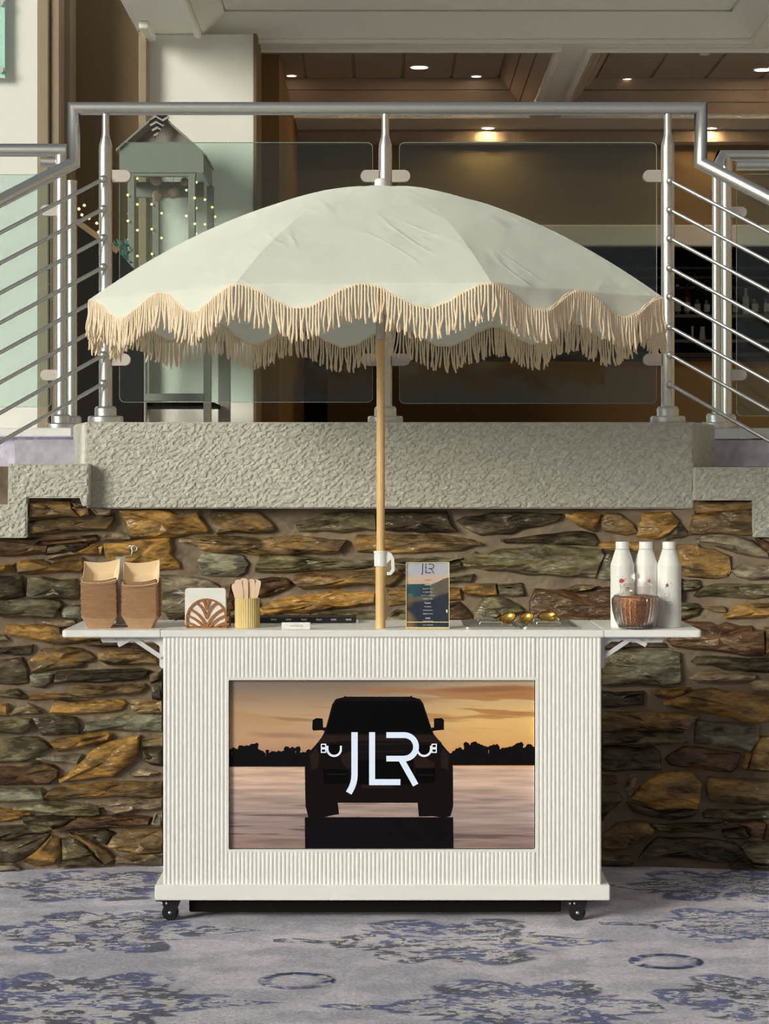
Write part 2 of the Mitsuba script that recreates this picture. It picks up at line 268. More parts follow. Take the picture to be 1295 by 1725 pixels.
STONES = '''b 50,871,52,847,119,843,123,856,132,870,91,872
k 123,847,147,850,147,855,128,855
p 154,856,186,858,185,868,164,867
b 127,856,149,856,150,867,136,870
b 51,899,50,880,110,877,170,874,192,868,194,876,181,892,127,894,91,899
p 174,908,183,899,204,897,221,904,219,908
o 203,861,283,860,297,868,318,870,332,863,341,878,351,892,348,897,325,897,290,904,265,905,228,905,214,885
r -22,910,49,908,106,906,162,902,166,910,149,914,108,916,81,920,78,932,36,935,4,936,-22,928
d 82,922,108,917,147,916,147,919,130,927,96,931,80,934
p 82,936,93,933,121,929,125,932,102,937,83,941
o 130,931,147,922,157,916,174,919,170,934,149,934
o 176,917,228,911,262,908,286,907,290,922,286,932,302,948,303,957,285,958,268,960,200,958,178,935
o -22,949,23,950,18,962,-22,965
o 29,953,35,945,72,943,87,951,106,941,138,940,144,954,136,962,85,963,32,965
d -22,971,36,971,40,984,41,1003,23,1007,-22,1008
g 47,1005,49,974,127,976,136,984,136,1005,91,1007
g -22,1026,4,1016,21,1010,102,1013,106,1020,100,1028,91,1040,53,1038,8,1038,-22,1032
t 104,1030,108,1023,136,1020,140,1045,119,1044,106,1040
k 144,970,205,968,206,1012,190,1030,146,1036
p 70,1046,125,1045,130,1052,100,1055,75,1050
o 11,1065,13,1052,64,1053,100,1055,104,1066,115,1073,166,1073,149,1080,127,1083,85,1082,59,1077,21,1069
d 132,1043,175,1044,240,1050,250,1066,180,1068,130,1060
r 136,1084,170,1080,191,1081,265,1085,267,1095,234,1092,170,1089
p -22,1068,8,1070,13,1078,-22,1080
d -22,1090,42,1089,55,1087,54,1098,49,1102,-22,1102
b 48,1115,64,1101,74,1093,106,1093,119,1091,138,1093,153,1100,161,1107,156,1114,142,1116,140,1123,102,1126,55,1132
b 167,1101,176,1096,212,1097,248,1098,265,1111,265,1118,212,1119,183,1118,168,1111
d -22,1111,37,1108,44,1119,48,1136,47,1150,-22,1151
t 52,1138,85,1134,90,1136,87,1148,74,1158,54,1155
d 93,1136,96,1132,170,1129,240,1127,251,1130,244,1141,223,1145,170,1149,136,1148,93,1150
p 253,1136,270,1130,270,1143,255,1149
d 256,1151,274,1148,274,1175,258,1175
b 119,1167,127,1156,181,1156,244,1152,246,1158,236,1167,212,1170,170,1172,127,1172
d -22,1164,30,1161,38,1168,47,1173,40,1177,-22,1170
b 49,1171,70,1168,117,1169,125,1173,85,1176,51,1178
o -22,1183,12,1186,12,1204,-22,1205
p 20,1201,28,1192,47,1185,68,1194,70,1201,42,1202
o 86,1199,93,1181,149,1180,208,1179,213,1184,204,1196,181,1200,138,1201,102,1202
b 222,1197,223,1181,274,1179,274,1201,238,1200
g -22,1217,32,1212,51,1212,53,1218,47,1232,21,1234,-22,1234
d 57,1209,96,1206,128,1209,135,1223,134,1235,102,1236,72,1237
t 142,1230,147,1218,185,1213,212,1204,274,1205,274,1231,234,1231,202,1229,181,1227,149,1232
g -22,1249,13,1245,64,1242,77,1250,85,1259,62,1271,45,1281,-22,1282
o 86,1250,106,1244,149,1237,181,1234,187,1236,183,1246,150,1255,120,1260,98,1264
o 161,1259,212,1244,234,1240,235,1261,231,1274,208,1293,191,1308,149,1312,104,1313,127,1295,153,1268
p 239,1245,274,1240,274,1256,240,1258
t 66,1277,102,1273,136,1271,130,1285,85,1282
d 241,1276,242,1263,274,1261,274,1289,255,1287,242,1280
p 221,1304,234,1297,251,1297,265,1301,261,1305,223,1307
r -22,1294,40,1293,64,1283,91,1289,100,1295,98,1308,85,1319,42,1319,-22,1319
t -22,1327,32,1328,70,1328,75,1339,74,1347,42,1348,-22,1347
b 75,1341,89,1329,127,1322,176,1317,274,1316,274,1340,212,1341,149,1343,106,1346,83,1346
g 28,1360,64,1356,89,1349,149,1355,168,1359,170,1371,153,1374,106,1373,74,1368
p 171,1355,191,1348,234,1346,274,1344,274,1359,229,1362,212,1369,195,1370,181,1363
o -22,1360,21,1365,49,1370,36,1377,13,1382,-22,1383
r 93,1397,110,1392,132,1378,170,1376,212,1376,253,1377,251,1388,212,1393,170,1394,127,1396
k 255,1387,263,1370,274,1368,274,1392
d -22,1391,53,1390,85,1390,89,1396,74,1402,42,1405,17,1413,-22,1414
d -22,1425,13,1417,51,1411,80,1403,84,1406,62,1431,39,1447,21,1451,-22,1452
o 41,1449,64,1432,87,1407,102,1412,104,1436,93,1452,64,1457
d 106,1413,127,1408,147,1425,155,1437,138,1444,108,1446
b 121,1404,155,1416,181,1431,192,1446,178,1454,161,1438,147,1421
d 108,1449,138,1446,157,1439,174,1454,149,1456,102,1456
b 181,1423,191,1406,244,1395,274,1395,274,1433,234,1437,197,1431,185,1428
p 193,1446,204,1440,274,1438,274,1455,197,1455
k -22,1454,23,1454,32,1462,13,1464,-22,1466
d 39,1375,93,1374,125,1376,108,1389,89,1393,59,1387,42,1385
d 132,1402,178,1397,191,1402,178,1421,161,1416,140,1406
b 353,868,370,861,436,863,457,880,463,892,453,896,368,898,372,889,357,877
g 497,881,531,874,545,866,600,862,632,866,634,893,610,891,575,896,545,893,505,894
b 305,910,340,905,420,906,530,906,582,911,570,929,540,932,460,932,376,931,344,927,327,917
t 333,947,340,934,372,933,408,936,419,949,414,964,402,971,363,970,341,967
g 428,955,436,938,482,936,544,942,631,944,633,951,593,959,540,961,461,964,431,962
k 270,970,342,975,359,981,372,989,372,1028,312,1032,283,1032,270,1028
r 374,988,389,985,395,998,395,1026,376,1028
r 436,977,482,975,492,983,482,992,451,1004,434,1006,419,994,423,981
b 495,970,514,967,604,963,672,963,678,967,665,981,655,987,625,983,561,989,508,990,495,981
o 438,1025,453,1015,482,1007,545,1001,568,994,591,998,631,999,630,1015,582,1023,540,1029,482,1031,444,1034
g 522,1036,545,1029,590,1030,632,1030,635,1046,525,1046
p 440,1038,521,1035,523,1046,440,1047
d 283,1035,310,1034,310,1042,289,1045
g 395,1006,431,1009,438,1023,419,1040,395,1036
d 647,866,721,864,752,863,768,894,731,895,689,893,647,891
d 771,877,784,871,830,864,900,865,945,867,940,877,905,886,860,899,810,901,795,895,783,888
b 593,915,602,901,646,900,710,902,763,905,799,911,807,915,774,926,710,930,667,931,633,930,602,929
g 663,943,731,939,774,940,752,947,684,948,665,947
g 775,945,790,938,800,930,815,937,840,926,884,924,927,918,1011,926,1018,936,1002,972,948,970,886,967,848,960,800,956,777,955
d 665,950,752,949,774,946,776,955,757,962,672,960
t 723,970,795,968,792,980,723,981
o 780,994,790,985,815,984,834,984,836,1002,800,1003,786,1001
k 838,985,878,983,882,1002,838,1002
r 729,1026,774,1015,786,1026,797,1042,788,1047,727,1048
g 798,1045,802,1025,815,1008,833,1004,855,1010,876,1022,880,1030,852,1036,838,1046
o 654,992,680,987,721,989,774,992,776,1009,689,1015,656,1019
g 655,1037,667,1028,721,1028,721,1046,653,1047
d 846,910,906,902,959,896,1001,900,1007,911,1001,919,937,917,882,915,852,914
o 954,868,969,863,1010,867,1003,885,999,894,976,886
b 1011,873,1022,865,1044,866,1065,883,1072,896,1054,901,1022,896,1014,890
o 1073,903,1082,865,1128,863,1143,877,1141,886,1126,899,1105,908
d 1130,899,1145,883,1158,899,1147,905,1124,907
o 1010,918,1018,913,1084,913,1084,927,1012,925
g 1010,947,1022,930,1084,929,1084,972,1027,977,1003,972
r 892,1015,901,992,959,993,967,997,997,994,1022,990,1084,994,1084,1049,959,1049,894,1040
p 957,992,971,986,1001,987,993,992,967,996
b 1160,899,1167,868,1266,860,1267,900,1220,898,1173,899
b 1169,848,1266,847,1266,857,1211,862,1171,865
k 1173,909,1186,901,1211,901,1264,910,1292,931,1292,940,1264,937,1222,926,1201,918,1177,915
r 1273,908,1318,914,1318,931,1285,924
o 1139,919,1173,918,1177,923,1201,926,1228,937,1229,960,1224,971,1207,975,1179,973,1147,969,1145,941
k 1232,962,1249,951,1318,951,1318,971,1264,976,1243,971
g 1169,1003,1181,990,1211,984,1318,986,1318,1005,1243,1006,1173,1005
d 1147,979,1175,978,1179,988,1169,994,1147,995
g 1126,1016,1175,1018,1181,1024,1173,1035,1147,1044,1126,1043
o 1219,1039,1232,1025,1260,1016,1318,1016,1318,1039,1254,1040,1226,1041
b 1184,1023,1217,1022,1220,1030,1203,1029
d 1084,971,1145,975,1145,1011,1109,1013,1084,1005
r 1142,1045,1164,1048,1197,1049,1208,1055,1221,1049,1248,1056,1263,1055,1266,1062,1285,1063,1286,1098,1283,1103,1230,1098,1177,1091,1133,1087,1124,1078
b 1288,1058,1318,1058,1318,1099,1289,1099
g 1014,1119,1023,1118,1030,1102,1050,1095,1120,1095,1144,1100,1146,1148,1140,1151,1087,1152,1014,1152
d 1014,1078,1076,1080,1120,1085,1120,1090,1050,1091,1014,1092
d 1167,1113,1173,1107,1230,1108,1318,1111,1318,1131,1252,1130,1226,1128,1199,1119
p 1163,1142,1177,1133,1208,1130,1248,1132,1270,1137,1267,1144,1230,1147,1173,1147
p 1262,1151,1270,1146,1318,1145,1318,1166,1272,1163
d 1013,1165,1083,1165,1083,1170,1082,1186,1054,1188,1013,1190
o 1118,1184,1135,1175,1153,1169,1168,1164,1197,1159,1239,1165,1263,1168,1318,1177,1318,1208,1274,1216,1230,1208,1201,1202,1164,1197,1133,1190
o 1101,1168,1120,1159,1160,1159,1151,1167,1133,1174,1109,1173
b 1013,1199,1087,1198,1142,1200,1173,1207,1168,1214,1155,1228,1151,1231,1013,1231
d 1013,1233,1149,1233,1155,1250,1120,1252,1013,1252
t 1171,1252,1174,1214,1230,1218,1276,1223,1277,1245,1263,1265,1219,1258
d 1013,1258,1100,1258,1111,1268,1113,1295,1065,1296,1013,1297
r 1121,1278,1129,1270,1151,1258,1173,1258,1208,1264,1245,1269,1241,1292,1230,1300,1204,1298,1151,1291,1129,1288
o 1259,1295,1266,1268,1281,1241,1318,1238,1318,1300
r 1013,1307,1036,1308,1039,1317,1028,1322,1013,1321
p 1058,1305,1074,1305,1068,1328,1061,1338,1054,1328
o 1062,1344,1085,1319,1098,1308,1129,1300,1162,1299,1181,1319,1173,1363,1142,1361,1107,1366,1083,1352
d 1057,1352,1083,1358,1107,1369,1173,1366,1164,1374,1133,1380,1094,1374,1067,1366
b 1189,1325,1193,1309,1241,1313,1318,1313,1318,1354,1252,1353,1197,1349,1192,1343
g 1184,1369,1193,1364,1318,1363,1318,1378,1252,1379,1204,1378,1186,1376
d 1100,1389,1142,1387,1199,1387,1217,1387,1208,1396,1177,1401,1133,1401,1107,1398
b 1014,1407,1039,1387,1065,1383,1089,1385,1100,1396,1098,1407,1083,1419,1061,1420,1052,1429,1023,1433,1014,1427
d 1013,1335,1041,1336,1047,1347,1034,1358,1013,1378
d 1078,1442,1107,1410,1177,1411,1208,1415,1237,1420,1252,1435,1226,1451,1186,1448,1120,1442
d 1217,1398,1252,1394,1261,1409,1252,1412,1221,1410
g 1247,1426,1259,1418,1318,1420,1318,1456,1267,1453,1254,1440
b 1285,1413,1292,1389,1318,1389,1318,1418
g 1013,1442,1058,1442,1067,1449,1063,1455,1013,1454
d 1230,1456,1250,1444,1265,1456,1318,1461,1318,1466,1230,1459
r 1221,1383,1283,1382,1289,1388,1283,1409,1263,1407,1254,1391
o 1254,1268,1263,1270,1255,1295,1249,1292'''
def stone_mesh(P, rnd):
    """P: outline (x, z) in metres on the wall; returns a bevelled, slightly uneven stone standing proud of the mortar."""
    pg = Polygon(P)
    pg = pg.buffer(0).buffer(.0042, join_style=2, mitre_limit=2.0)
    if pg.geom_type != 'Polygon': pg = max(pg.geoms, key=lambda q: q.area)
    per = pg.exterior.length
    c0 = np.array(pg.exterior.coords)[:-1]
    pts = []
    for i in range(len(c0)):
        a, b = c0[i], c0[(i+1) % len(c0)]
        L = np.linalg.norm(b-a); k = max(1, int(round(L/.055)))
        nn = np.array([-(b-a)[1], (b-a)[0]])/max(L, 1e-6)
        for j in range(k):
            q = a+(b-a)*j/k
            if j: q = q+nn*rnd.uniform(-.006, .006)
            pts.append(q)
    p = np.array(pts); n = len(p)
    if Polygon(p).exterior.is_ccw is False: p = p[::-1]
    th = 2*pg.area/per
    e = np.roll(p, -1, 0)-np.roll(p, 1, 0); e /= np.linalg.norm(e, axis=1, keepdims=True)+1e-9
    inn = np.stack([-e[:, 1], e[:, 0]], -1)
    c = np.array(pg.representative_point().coords[0]); cc = np.array(pg.centroid.coords[0]); c = cc if pg.contains(Point(cc)) else c
    proud = rnd.uniform(.016, .036)
    tilt = np.array([rnd.uniform(-.05, .05), rnd.uniform(-.16, .16)])
    rings = []
    for d_in, dep, amp in ((-.002, -.02, 0), (.002, proud*.55, .002), (min(.009, th*.25), proud, .003)):
        q = p+inn*d_in
        dp = dep+(np.array([rnd.gauss(0, amp) for _ in range(n)]) if amp else 0)
        if dep > 0: dp = dp+(q-c)@tilt*.6
        rings.append((q, np.broadcast_to(dp, (n,))))
    q = c+(p-c)*.5
    rings.append((q, proud+(q-c)@tilt*.6+np.array([rnd.gauss(.004, .007) for _ in range(n)])))
    V, Fc = [], []
    for q, dp in rings:
        for (x, z), d in zip(q, dp): V.append((x, YW(x)-max(d, -.02), z))
    V.append((c[0], YW(c[0])-proud-.004, c[1]))
    for r in range(3):
        for j in range(n):
            k = (j+1) % n
            A, B, C, E = r*n+j, r*n+k, (r+1)*n+k, (r+1)*n+j
            Fc += [(A, B, C), (A, C, E)]
    for j in range(n): Fc.append((3*n+j, 3*n+(j+1) % n, 4*n))
    m = trimesh.Trimesh(V, Fc, process=False)
    return m
def add_stone(P, code, rnd):
    m = stone_mesh(P, rnd)
    m = trimesh.graph.smooth_shade(m, angle=math.radians(50), facet_minarea=None)
    uv = np.tile([(KEYS.index(code)+.5)/10, rnd.random()], (len(m.vertices), 1))
    obj('stone', m, STONE, 'wall_back', smooth=True, uv=uv)
rnd = random.Random(3)
for line in STONES.strip().splitlines():
    c, s = line.split(' ')
    v = list(map(int, s.split(',')))
    add_stone([wall_pt(v[i], v[i+1]) for i in range(0, len(v), 2)], c, rnd)
# courses where the cart hides the wall and beyond both sides of the picture
def courses(x0, x1, z0, z1, rnd):
    z = z0
    while z < z1-.03:
        h = min(rnd.uniform(.055, .12), z1-z); x = x0+rnd.uniform(0, .04)
        while x < x1-.08:
            w = min(rnd.uniform(.16, .42), x1-x)
            if w > .07:
                a, b, cth, d = (rnd.uniform(.004, .02) for _ in range(4))
                add_stone([(x, z+a), (x+w*.5, z+.005), (x+w-.012, z+b), (x+w-.016, z+h-.012-cth), (x+w*.45, z+h-.01), (x+.006, z+h-.012-d)], rnd.choice('obdrgkpb'), rnd)
            x += w+.006
        z += h
courses(PX(279, 1.06), PX(1008, 1.06), .02, PZ(1062, 1.1), rnd)
courses(-2.5, PX(-28, .95), .02, 1.38, rnd)
courses(PX(1324, .95), 2.5, .02, 1.38, rnd)

# rendered ledge above the stones: splayed ends
LZ0, LZ1 = PZ(857, 1.0), PZ(711, 1.0)
pl = Polygon([(PX(143, 1.0), 1.0), (PX(1168, 1.0), 1.0), (PX(1205, 1.32), 1.32), (PX(123, 1.32), 1.32)])
def rounded(poly, z0, z1, r=.008):
    base = np.array(poly.buffer(-r).exterior.coords)[:-1]; full = np.array(poly.buffer(-r).buffer(r, quad_segs=2).exterior.coords)[:-1]
    return hull([(x, y, z) for x, y in full for z in (z0+r, z1-r)]+[(x, y, z) for x, y in base for z in (z0, z1)])
def roughcast(poly, Y, step=.0045):
    """Roughcast skin over a face at distance Y: a fine grid pushed out by dabs of render."""
    pq = poly.buffer(-.005); a, b, c, d = pq.bounds
    X, Z = np.arange(a, c+step, step), np.arange(b, d+step, step)
    G = np.zeros((len(Z), len(X), 3)); G[..., 0] = X[None, :]; G[..., 2] = Z[:, None]
    h = meshkit.noise(G*95, 4)*.65+meshkit.noise(G*170, 5)*.35
    h = np.clip((h-.36)/.30, 0, 1); h = h*h*(3-2*h)
    G[..., 1] = Y-.0006-.0056*h
    m = quadgrid(G); m.invert() if m.face_normals[:, 1].mean() > 0 else None
    from shapely import contains_xy
    cc = m.triangles_center; m.update_faces(contains_xy(pq, cc[:, 0], cc[:, 2])); m.remove_unreferenced_vertices(); return m
obj_face = sbox(PX(145, 1.0), LZ0, PX(1167, 1.0), LZ1)
struct('trim_1', cat_([rounded(pl, LZ0, LZ1), roughcast(obj_face, 1.0)]), RENDER, 'grey roughcast ledge carrying the steel railing')
# stepped copings down both flights
def coping(name, pts, label):
    P = Polygon([(PX(a, .93), PZ(b, .93)) for a, b in pts])
    m = cat_([prism(P.buffer(-.006).buffer(.006, quad_segs=2), .93, 1.26), roughcast(P, .93)])
    struct(name, m, RENDER, label)
coping('trim_2', [(149, 781), (149, 851), (139, 853), (134, 839), (46, 839), (45, 906), (-120, 906), (-122, 975), (-190, 975), (-190, 850), (13, 850), (14, 781)], 'stepped grey roughcast coping along the left flight')
coping('trim_3', [(1171, 787), (1171, 843), (1268, 843), (1269, 905), (1430, 905), (1430, 975), (1500, 975), (1500, 850), (1300, 850), (1299, 787)], 'stepped grey roughcast coping along the right flight')

# upper floor with a carpeted riser and a pale nosing
FZ = PZ(722, 2.0)
struct('floor_upper', bx(-6, 6, 2.1, 7.7, FZ-.12, FZ, .004), mat('m_upper_floor', (.72, .70, .66), .5, .3), 'pale floor of the upper level just behind the railings')  # unseen floor kept pale so it bounces light onto ceiling and pier
struct('floor_bar', bx(-6, 6, 7.7, 15, FZ-.12, FZ, .002), mat('m_upper_carpet', (.12, .10, .09), .95, .1), 'carpeted upper floor behind the railings')
struct('trim_4', cat_([bx(-6, PX(122, 1.95), 1.93, 1.985, PZ(736, 1.95), FZ+.001, .004)]), PAINT, 'pale metal nosing along the left edge of the upper floor')
struct('trim_5', cat_([bx(PX(1200, 1.95), 6, 1.93, 1.985, PZ(740, 1.95), FZ+.001, .004)]), STEEL, 'steel nosing along the right edge of the upper floor')
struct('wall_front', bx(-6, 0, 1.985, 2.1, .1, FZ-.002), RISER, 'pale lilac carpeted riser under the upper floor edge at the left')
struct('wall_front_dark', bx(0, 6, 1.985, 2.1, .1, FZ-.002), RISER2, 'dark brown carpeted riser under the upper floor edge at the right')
struct('floor_landing', bx(-1.35, 1.45, 1.27, 1.985, FZ-.2, FZ-.06), RISER, 'carpeted landing behind the ledge')
for s in (-1, 1):
    st = struct('stairs', bx(*sorted((s*1.45, s*1.80)), 1.27, 1.985, FZ-.55, FZ-.23, .006), RISER, 'carpeted steps down behind the %s coping' % ('left' if s < 0 else 'right'))
    for i in range(1, 4): obj('step', bx(*sorted((s*(1.45+.35*i), s*(1.80+.35*i))), 1.27, 1.985, FZ-.55-.16*i, FZ-.23-.16*i, .006), RISER, st, kind='structure')

# ------------------------------------------------------------------ upper room
SOF = 4.2
def cz(py, Y): return PZ(py, Y)
D = lambda py: (SOF-EYE)*F/(CY-py)-DIST          # the distance at which a soffit line shows at this height
YA, YB = D(65), D(76)
XL, XR = PX(343, YA), PX(1264, YA)
ceil_ = struct('ceiling', bx(PX(241, YA+.1), 8, 5.7, 15.5, SOF+.62, SOF+.72), PAINT, 'coffered ceiling over the upper floor')
yb0, yb1 = YB+.12, D(193)
XB = [(PX(431, 8.0)-.35, PX(934, yb0)), (PX(998, yb0), PX(998, yb0)+2.15)]
soff = Polygon([(PX(241, YA+.1), 5.7), (8, 5.7), (8, 15.5), (PX(241, YA+.1), 15.5)])
holes = [sbox(XL, 5.9, XR, YA)]+[sbox(a, yb0, b, yb1) for a, b in XB]
struct('ceiling', prism_z(soff.difference(unary_union(holes)), SOF, SOF+.03), PAINT, 'white soffit between the ceiling coffers')
def coffer(x0, x1, y0, y1, rise, nb, m, top_m, nt, lip=True):
    """Sloped boards on the four sides, a tiled top and a raised bead round the rim."""
    r = rise
    I = [(x0, y0), (x1, y0), (x1, y1), (x0, y1)]; J = [(x0+r, y0+r), (x1-r, y0+r), (x1-r, y1-r), (x0+r, y1-r)]
    for s in range(4):
        a, b, c, d = np.array((*I[s], SOF)), np.array((*I[(s+1) % 4], SOF)), np.array((*J[(s+1) % 4], SOF+r)), np.array((*J[s], SOF+r))
        for k in range(nb):
            t0, t1 = k/nb+.012, (k+1)/nb-.012
            q = [a+(d-a)*t0, b+(c-b)*t0, b+(c-b)*t1, a+(d-a)*t1]
            up = np.cross(q[1]-q[0], q[3]-q[0])
            if up[2] < 0: q = q[::-1]
            obj('board', slab(q, .018), m, 'ceiling')
    obj('coffer_backing', hull([(x, y, SOF+.045) for x, y in I]+[(x, y, SOF+.045+r) for x, y in J]).difference(hull([(x, y, SOF+.02) for x, y in I]+[(x, y, SOF+.02+r) for x, y in J])) if False else cat_([slab([np.array((*I[s], SOF+.03)), np.array((*I[(s+1) % 4], SOF+.03)), np.array((*J[(s+1) % 4], SOF+.03+r)), np.array((*J[s], SOF+.03+r))][::-1], -.012) for s in range(4)]), m, 'ceiling')
    nx, ny = nt
    X = np.linspace(x0+r, x1-r, nx+1); Yv = np.linspace(y0+r, y1-r, ny+1)
    for i in range(nx):
        for j in range(ny): obj('tile', bx(X[i]+.012, X[i+1]-.012, Yv[j]+.008, Yv[j+1]-.008, SOF+r-.004, SOF+r+.012, .004), top_m, 'ceiling')
    obj('tile_backing', bx(x0+r-.03, x1-r+.03, y0+r-.03, y1-r+.03, SOF+r+.012, SOF+r+.03), m, 'ceiling')
    if lip:
        w = .045
        for q in ((x0-w, x1+w, y1, y1+w), (x0-w, x1+w, y0-w, y0), (x0-w, x0, y0, y1), (x1, x1+w, y0, y1)):
            obj('bead', bx(q[0], q[1], q[2], q[3], SOF-.03, SOF+.001, .008), PAINT, 'ceiling')
coffer(XL, XR, 5.9, YA, .44, 3, PAINT, PAINT, (6, 2))
for k, (a, b) in enumerate(XB): coffer(a, b, yb0, yb1, .24, 3, TILE, TILE, (5 if k == 0 else 4, 3))

YC = D(57)                                        # face of the cream pier
struct('wall_pier', bx(PX(248, YC), PX(428, YC), YC, YC+.5, FZ, SOF-.001, .006), CREAM, 'pale cream pier beside the opening')
struct('trim_6', bx(PX(427, YC), PX(433, YC), YC-.02, YC+.52, FZ, SOF-.001, .004), BROWN, 'dark bead on the edge of the cream pier')
struct('trim_7', bx(PX(234, YC-.1), PX(248, YC-.1), YC-.12, YC+.3, FZ, SOF+.6, .006), TAN, 'tan upright trim left of the cream pier')
struct('trim_8', bx(PX(246, YC), PX(262, YC), YC-.42, YC-.002, SOF-.05, SOF-.001, .006), PAINT, 'white ceiling moulding above the pier')
struct('wall_left', bx(-6, PX(64, 6.8), 6.8, 7.0, FZ, 5.9, .004), PAINT, 'white wall at the left of the upper floor')
struct('trim_9', cat_([bx(PX(64, 6.8), PX(82, 6.8), 6.8, 7.0, FZ, 5.9, .006), bx(PX(82, 6.8), PX(101, 6.8), 6.83, 7.0, FZ, 5.9, .012)]), TAN, 'tan moulded upright at the end of the white wall')
struct('wall_recess', bx(PX(128, YC), PX(236, YC), YC, YC+.2, FZ, 5.9), BROWN, 'brown recessed wall between the uprights')
struct('wall_recess_side', bx(PX(100, 7.0), PX(128, YC), 7.0, YC+.1, FZ, 5.9), TAN, 'tan splayed side of the recess')  # lighter tone puts the light on this brown side into its colour
YK = D(220)                                       # back wall
bz0, bz1 = cz(380, YK), cz(414, YK)
struct('wall_far', bx(PX(470, YK), 8, YK, YK+.25, bz1, SOF-.001), OLIVE, 'brown far wall above the bar')
struct('trim_10', bx(PX(470, YK), 8, YK-.06, YK, bz1-.01, bz0, .01), CREAM, 'cream bulkhead band along the far wall')
struct('trim_11', bx(PX(470, YK), 8, YK-.07, YK, SOF-.12, SOF-.002, .02), TILE, 'cornice along the top of the far wall')
struct('wall_side', bx(PX(432, YC+.5)-.4, PX(470, YK-3.2), YK-3.2, YK+2.2, FZ, SOF-.001), mat('m_amber_wall', (.24, .135, .055), .7, .2), 'amber brown side wall beyond the pier')  # amber tint stands in for a warm wash of light
YR = YK+1.5
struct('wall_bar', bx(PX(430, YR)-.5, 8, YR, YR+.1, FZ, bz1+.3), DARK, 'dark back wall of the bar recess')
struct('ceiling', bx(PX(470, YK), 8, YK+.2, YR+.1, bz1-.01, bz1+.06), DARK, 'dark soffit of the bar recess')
struct('wall_right', bx(6.0, 6.2, -12, 15.5, 0, 6.0), TAN, 'tan wall far to the right')  # unseen wall added to cut and warm light from the right
struct('wall_far_end', bx(-6, PX(430, YR), YR+.6, YR+.7, FZ, 6.0), BROWN, 'brown wall behind the pier')

# downlights
def lamp(power): return {'type': 'area', 'radiance': rgb(power)}
def downlight(x, y, z, r, power, label, group):
    t = thing('downlight', label, 'ceiling light', group)
    obj('trim_ring', lathe([(r, 0), (r*1.25, -.004), (r*1.3, .0), (r*1.3, .004), (r, .004), (r, 0)], 24, (x, y, z)), PAINT, t, True)
    m = trimesh.creation.cylinder(r, .004, sections=24); m.apply_translation((x, y, z-.001))
    obj('lamp', m, WHITE, t, emitter=lamp(power))
ZT = SOF+.24
def ceil_y(py, z): return (z-EYE)*F/(CY-py)-DIST
for px, py, r, pw in ((706, 114, .058, (95, 66, 38)), (1285, 118, .058, (95, 66, 38))):
    y = ceil_y(py, ZT-.01); downlight(PX(px, y), y, ZT-.008, r, pw, 'bright warm round downlight in the brown ceiling, %s' % ('left one above the umbrella tip' if px < 900 else 'at the right edge of the photo'), 'bright ceiling downlights')
for px, py, q in ((491, 128, 'nearest the cream pier'), (802, 129, 'right of the bright lamp above the umbrella'), (1056, 134, 'right of the ceiling beam')):
    y = ceil_y(py, ZT-.01); downlight(PX(px, y), y, ZT-.008, .032, (22, 16, 10), 'small round downlight in the brown ceiling, '+q, 'small ceiling downlights')
for px, py, q in ((822, 215, 'above the right glass panel'), (1197, 215, 'right of the handrail corner')):
    y = ceil_y(py, SOF); downlight(PX(px, y), y, SOF-.004, .042, (75, 50, 24), 'small bright downlight washing the far wall, '+q, 'wall washing downlights')
y = ceil_y(88, ZT-.02); sd = thing('smoke_detector', 'small white smoke detector on the brown ceiling at upper right', 'smoke detector')
obj('base', lathe([(0, .004), (.052, .004), (.052, -.012), (0, -.012)], 20, (PX(1186, y), y, ZT-.006)), WHITEP, sd, 30)
obj('sensor', lathe([(0, 0), (.04, 0), (.034, -.02), (0, -.024)], 20, (PX(1186, y), y, ZT-.018)), WHITEP, sd, 30)

# bar
YF = 10.2
ctz = cz(595, YF)
bar = thing('bar_counter', 'long dark bar counter glowing amber under its top, far behind the umbrella', 'bar counter')
obj('counter_top', bx(PX(440, YF)+.45, 5.95, YF-.06, YF+.6, ctz-.04, ctz, .008), DARK, bar)
obj('counter_lip', bx(PX(440, YF)+.45, 5.95, YF-.06, YF-.045, ctz-.066, ctz-.04, .002), DARK, bar)
obj('front_panel', bx(PX(440, YF)+.5, 5.9, YF+.06, YF+.12, FZ, ctz-.04), mat('m_bar_front', (.12, .068, .026), .6, .1), bar)
obj('strip_light', bx(PX(660, YF), 5.9, YF+.015, YF+.03, ctz-.052, ctz-.041), WHITE, bar, emitter=lamp((.75, .45, .13)))
sh = thing('back_bar_shelving', 'dark back bar shelves with bottles at the right, far behind the railing', 'shelves')
YS = YR-.28
z1s, z2s, z3s = cz(531, YS), cz(573, YS), cz(484, YR-.05)
for z in (z1s, z2s): obj('shelf', bx(PX(1000, YS), 5.5, YS-.12, YR-.001, z-.03, z, .003), mat('m_shelf', (.20, .16, .11), .4) if 'm_shelf' not in scene else 'm_shelf', sh)
for z in (cz(452, YR), cz(468, YR), cz(485, YR)): obj('panel_rail', bx(PX(1000, YS), 5.5, YR-.03, YR-.001, z-.012, z+.012, .003), mat('m_rail', (.10, .08, .06), .5) if 'm_rail' not in scene else 'm_rail', sh)
bott = [('m_b1', (.02, .015, .012)), ('m_b2', (.12, .02, .012)), ('m_b3', (.012, .02, .03)), ('m_b4', (.02, .04, .02))]
for n_, c_ in bott: mat(n_, c_, .12)
PAPER = mat('m_paper', (.70, .67, .60), .7)
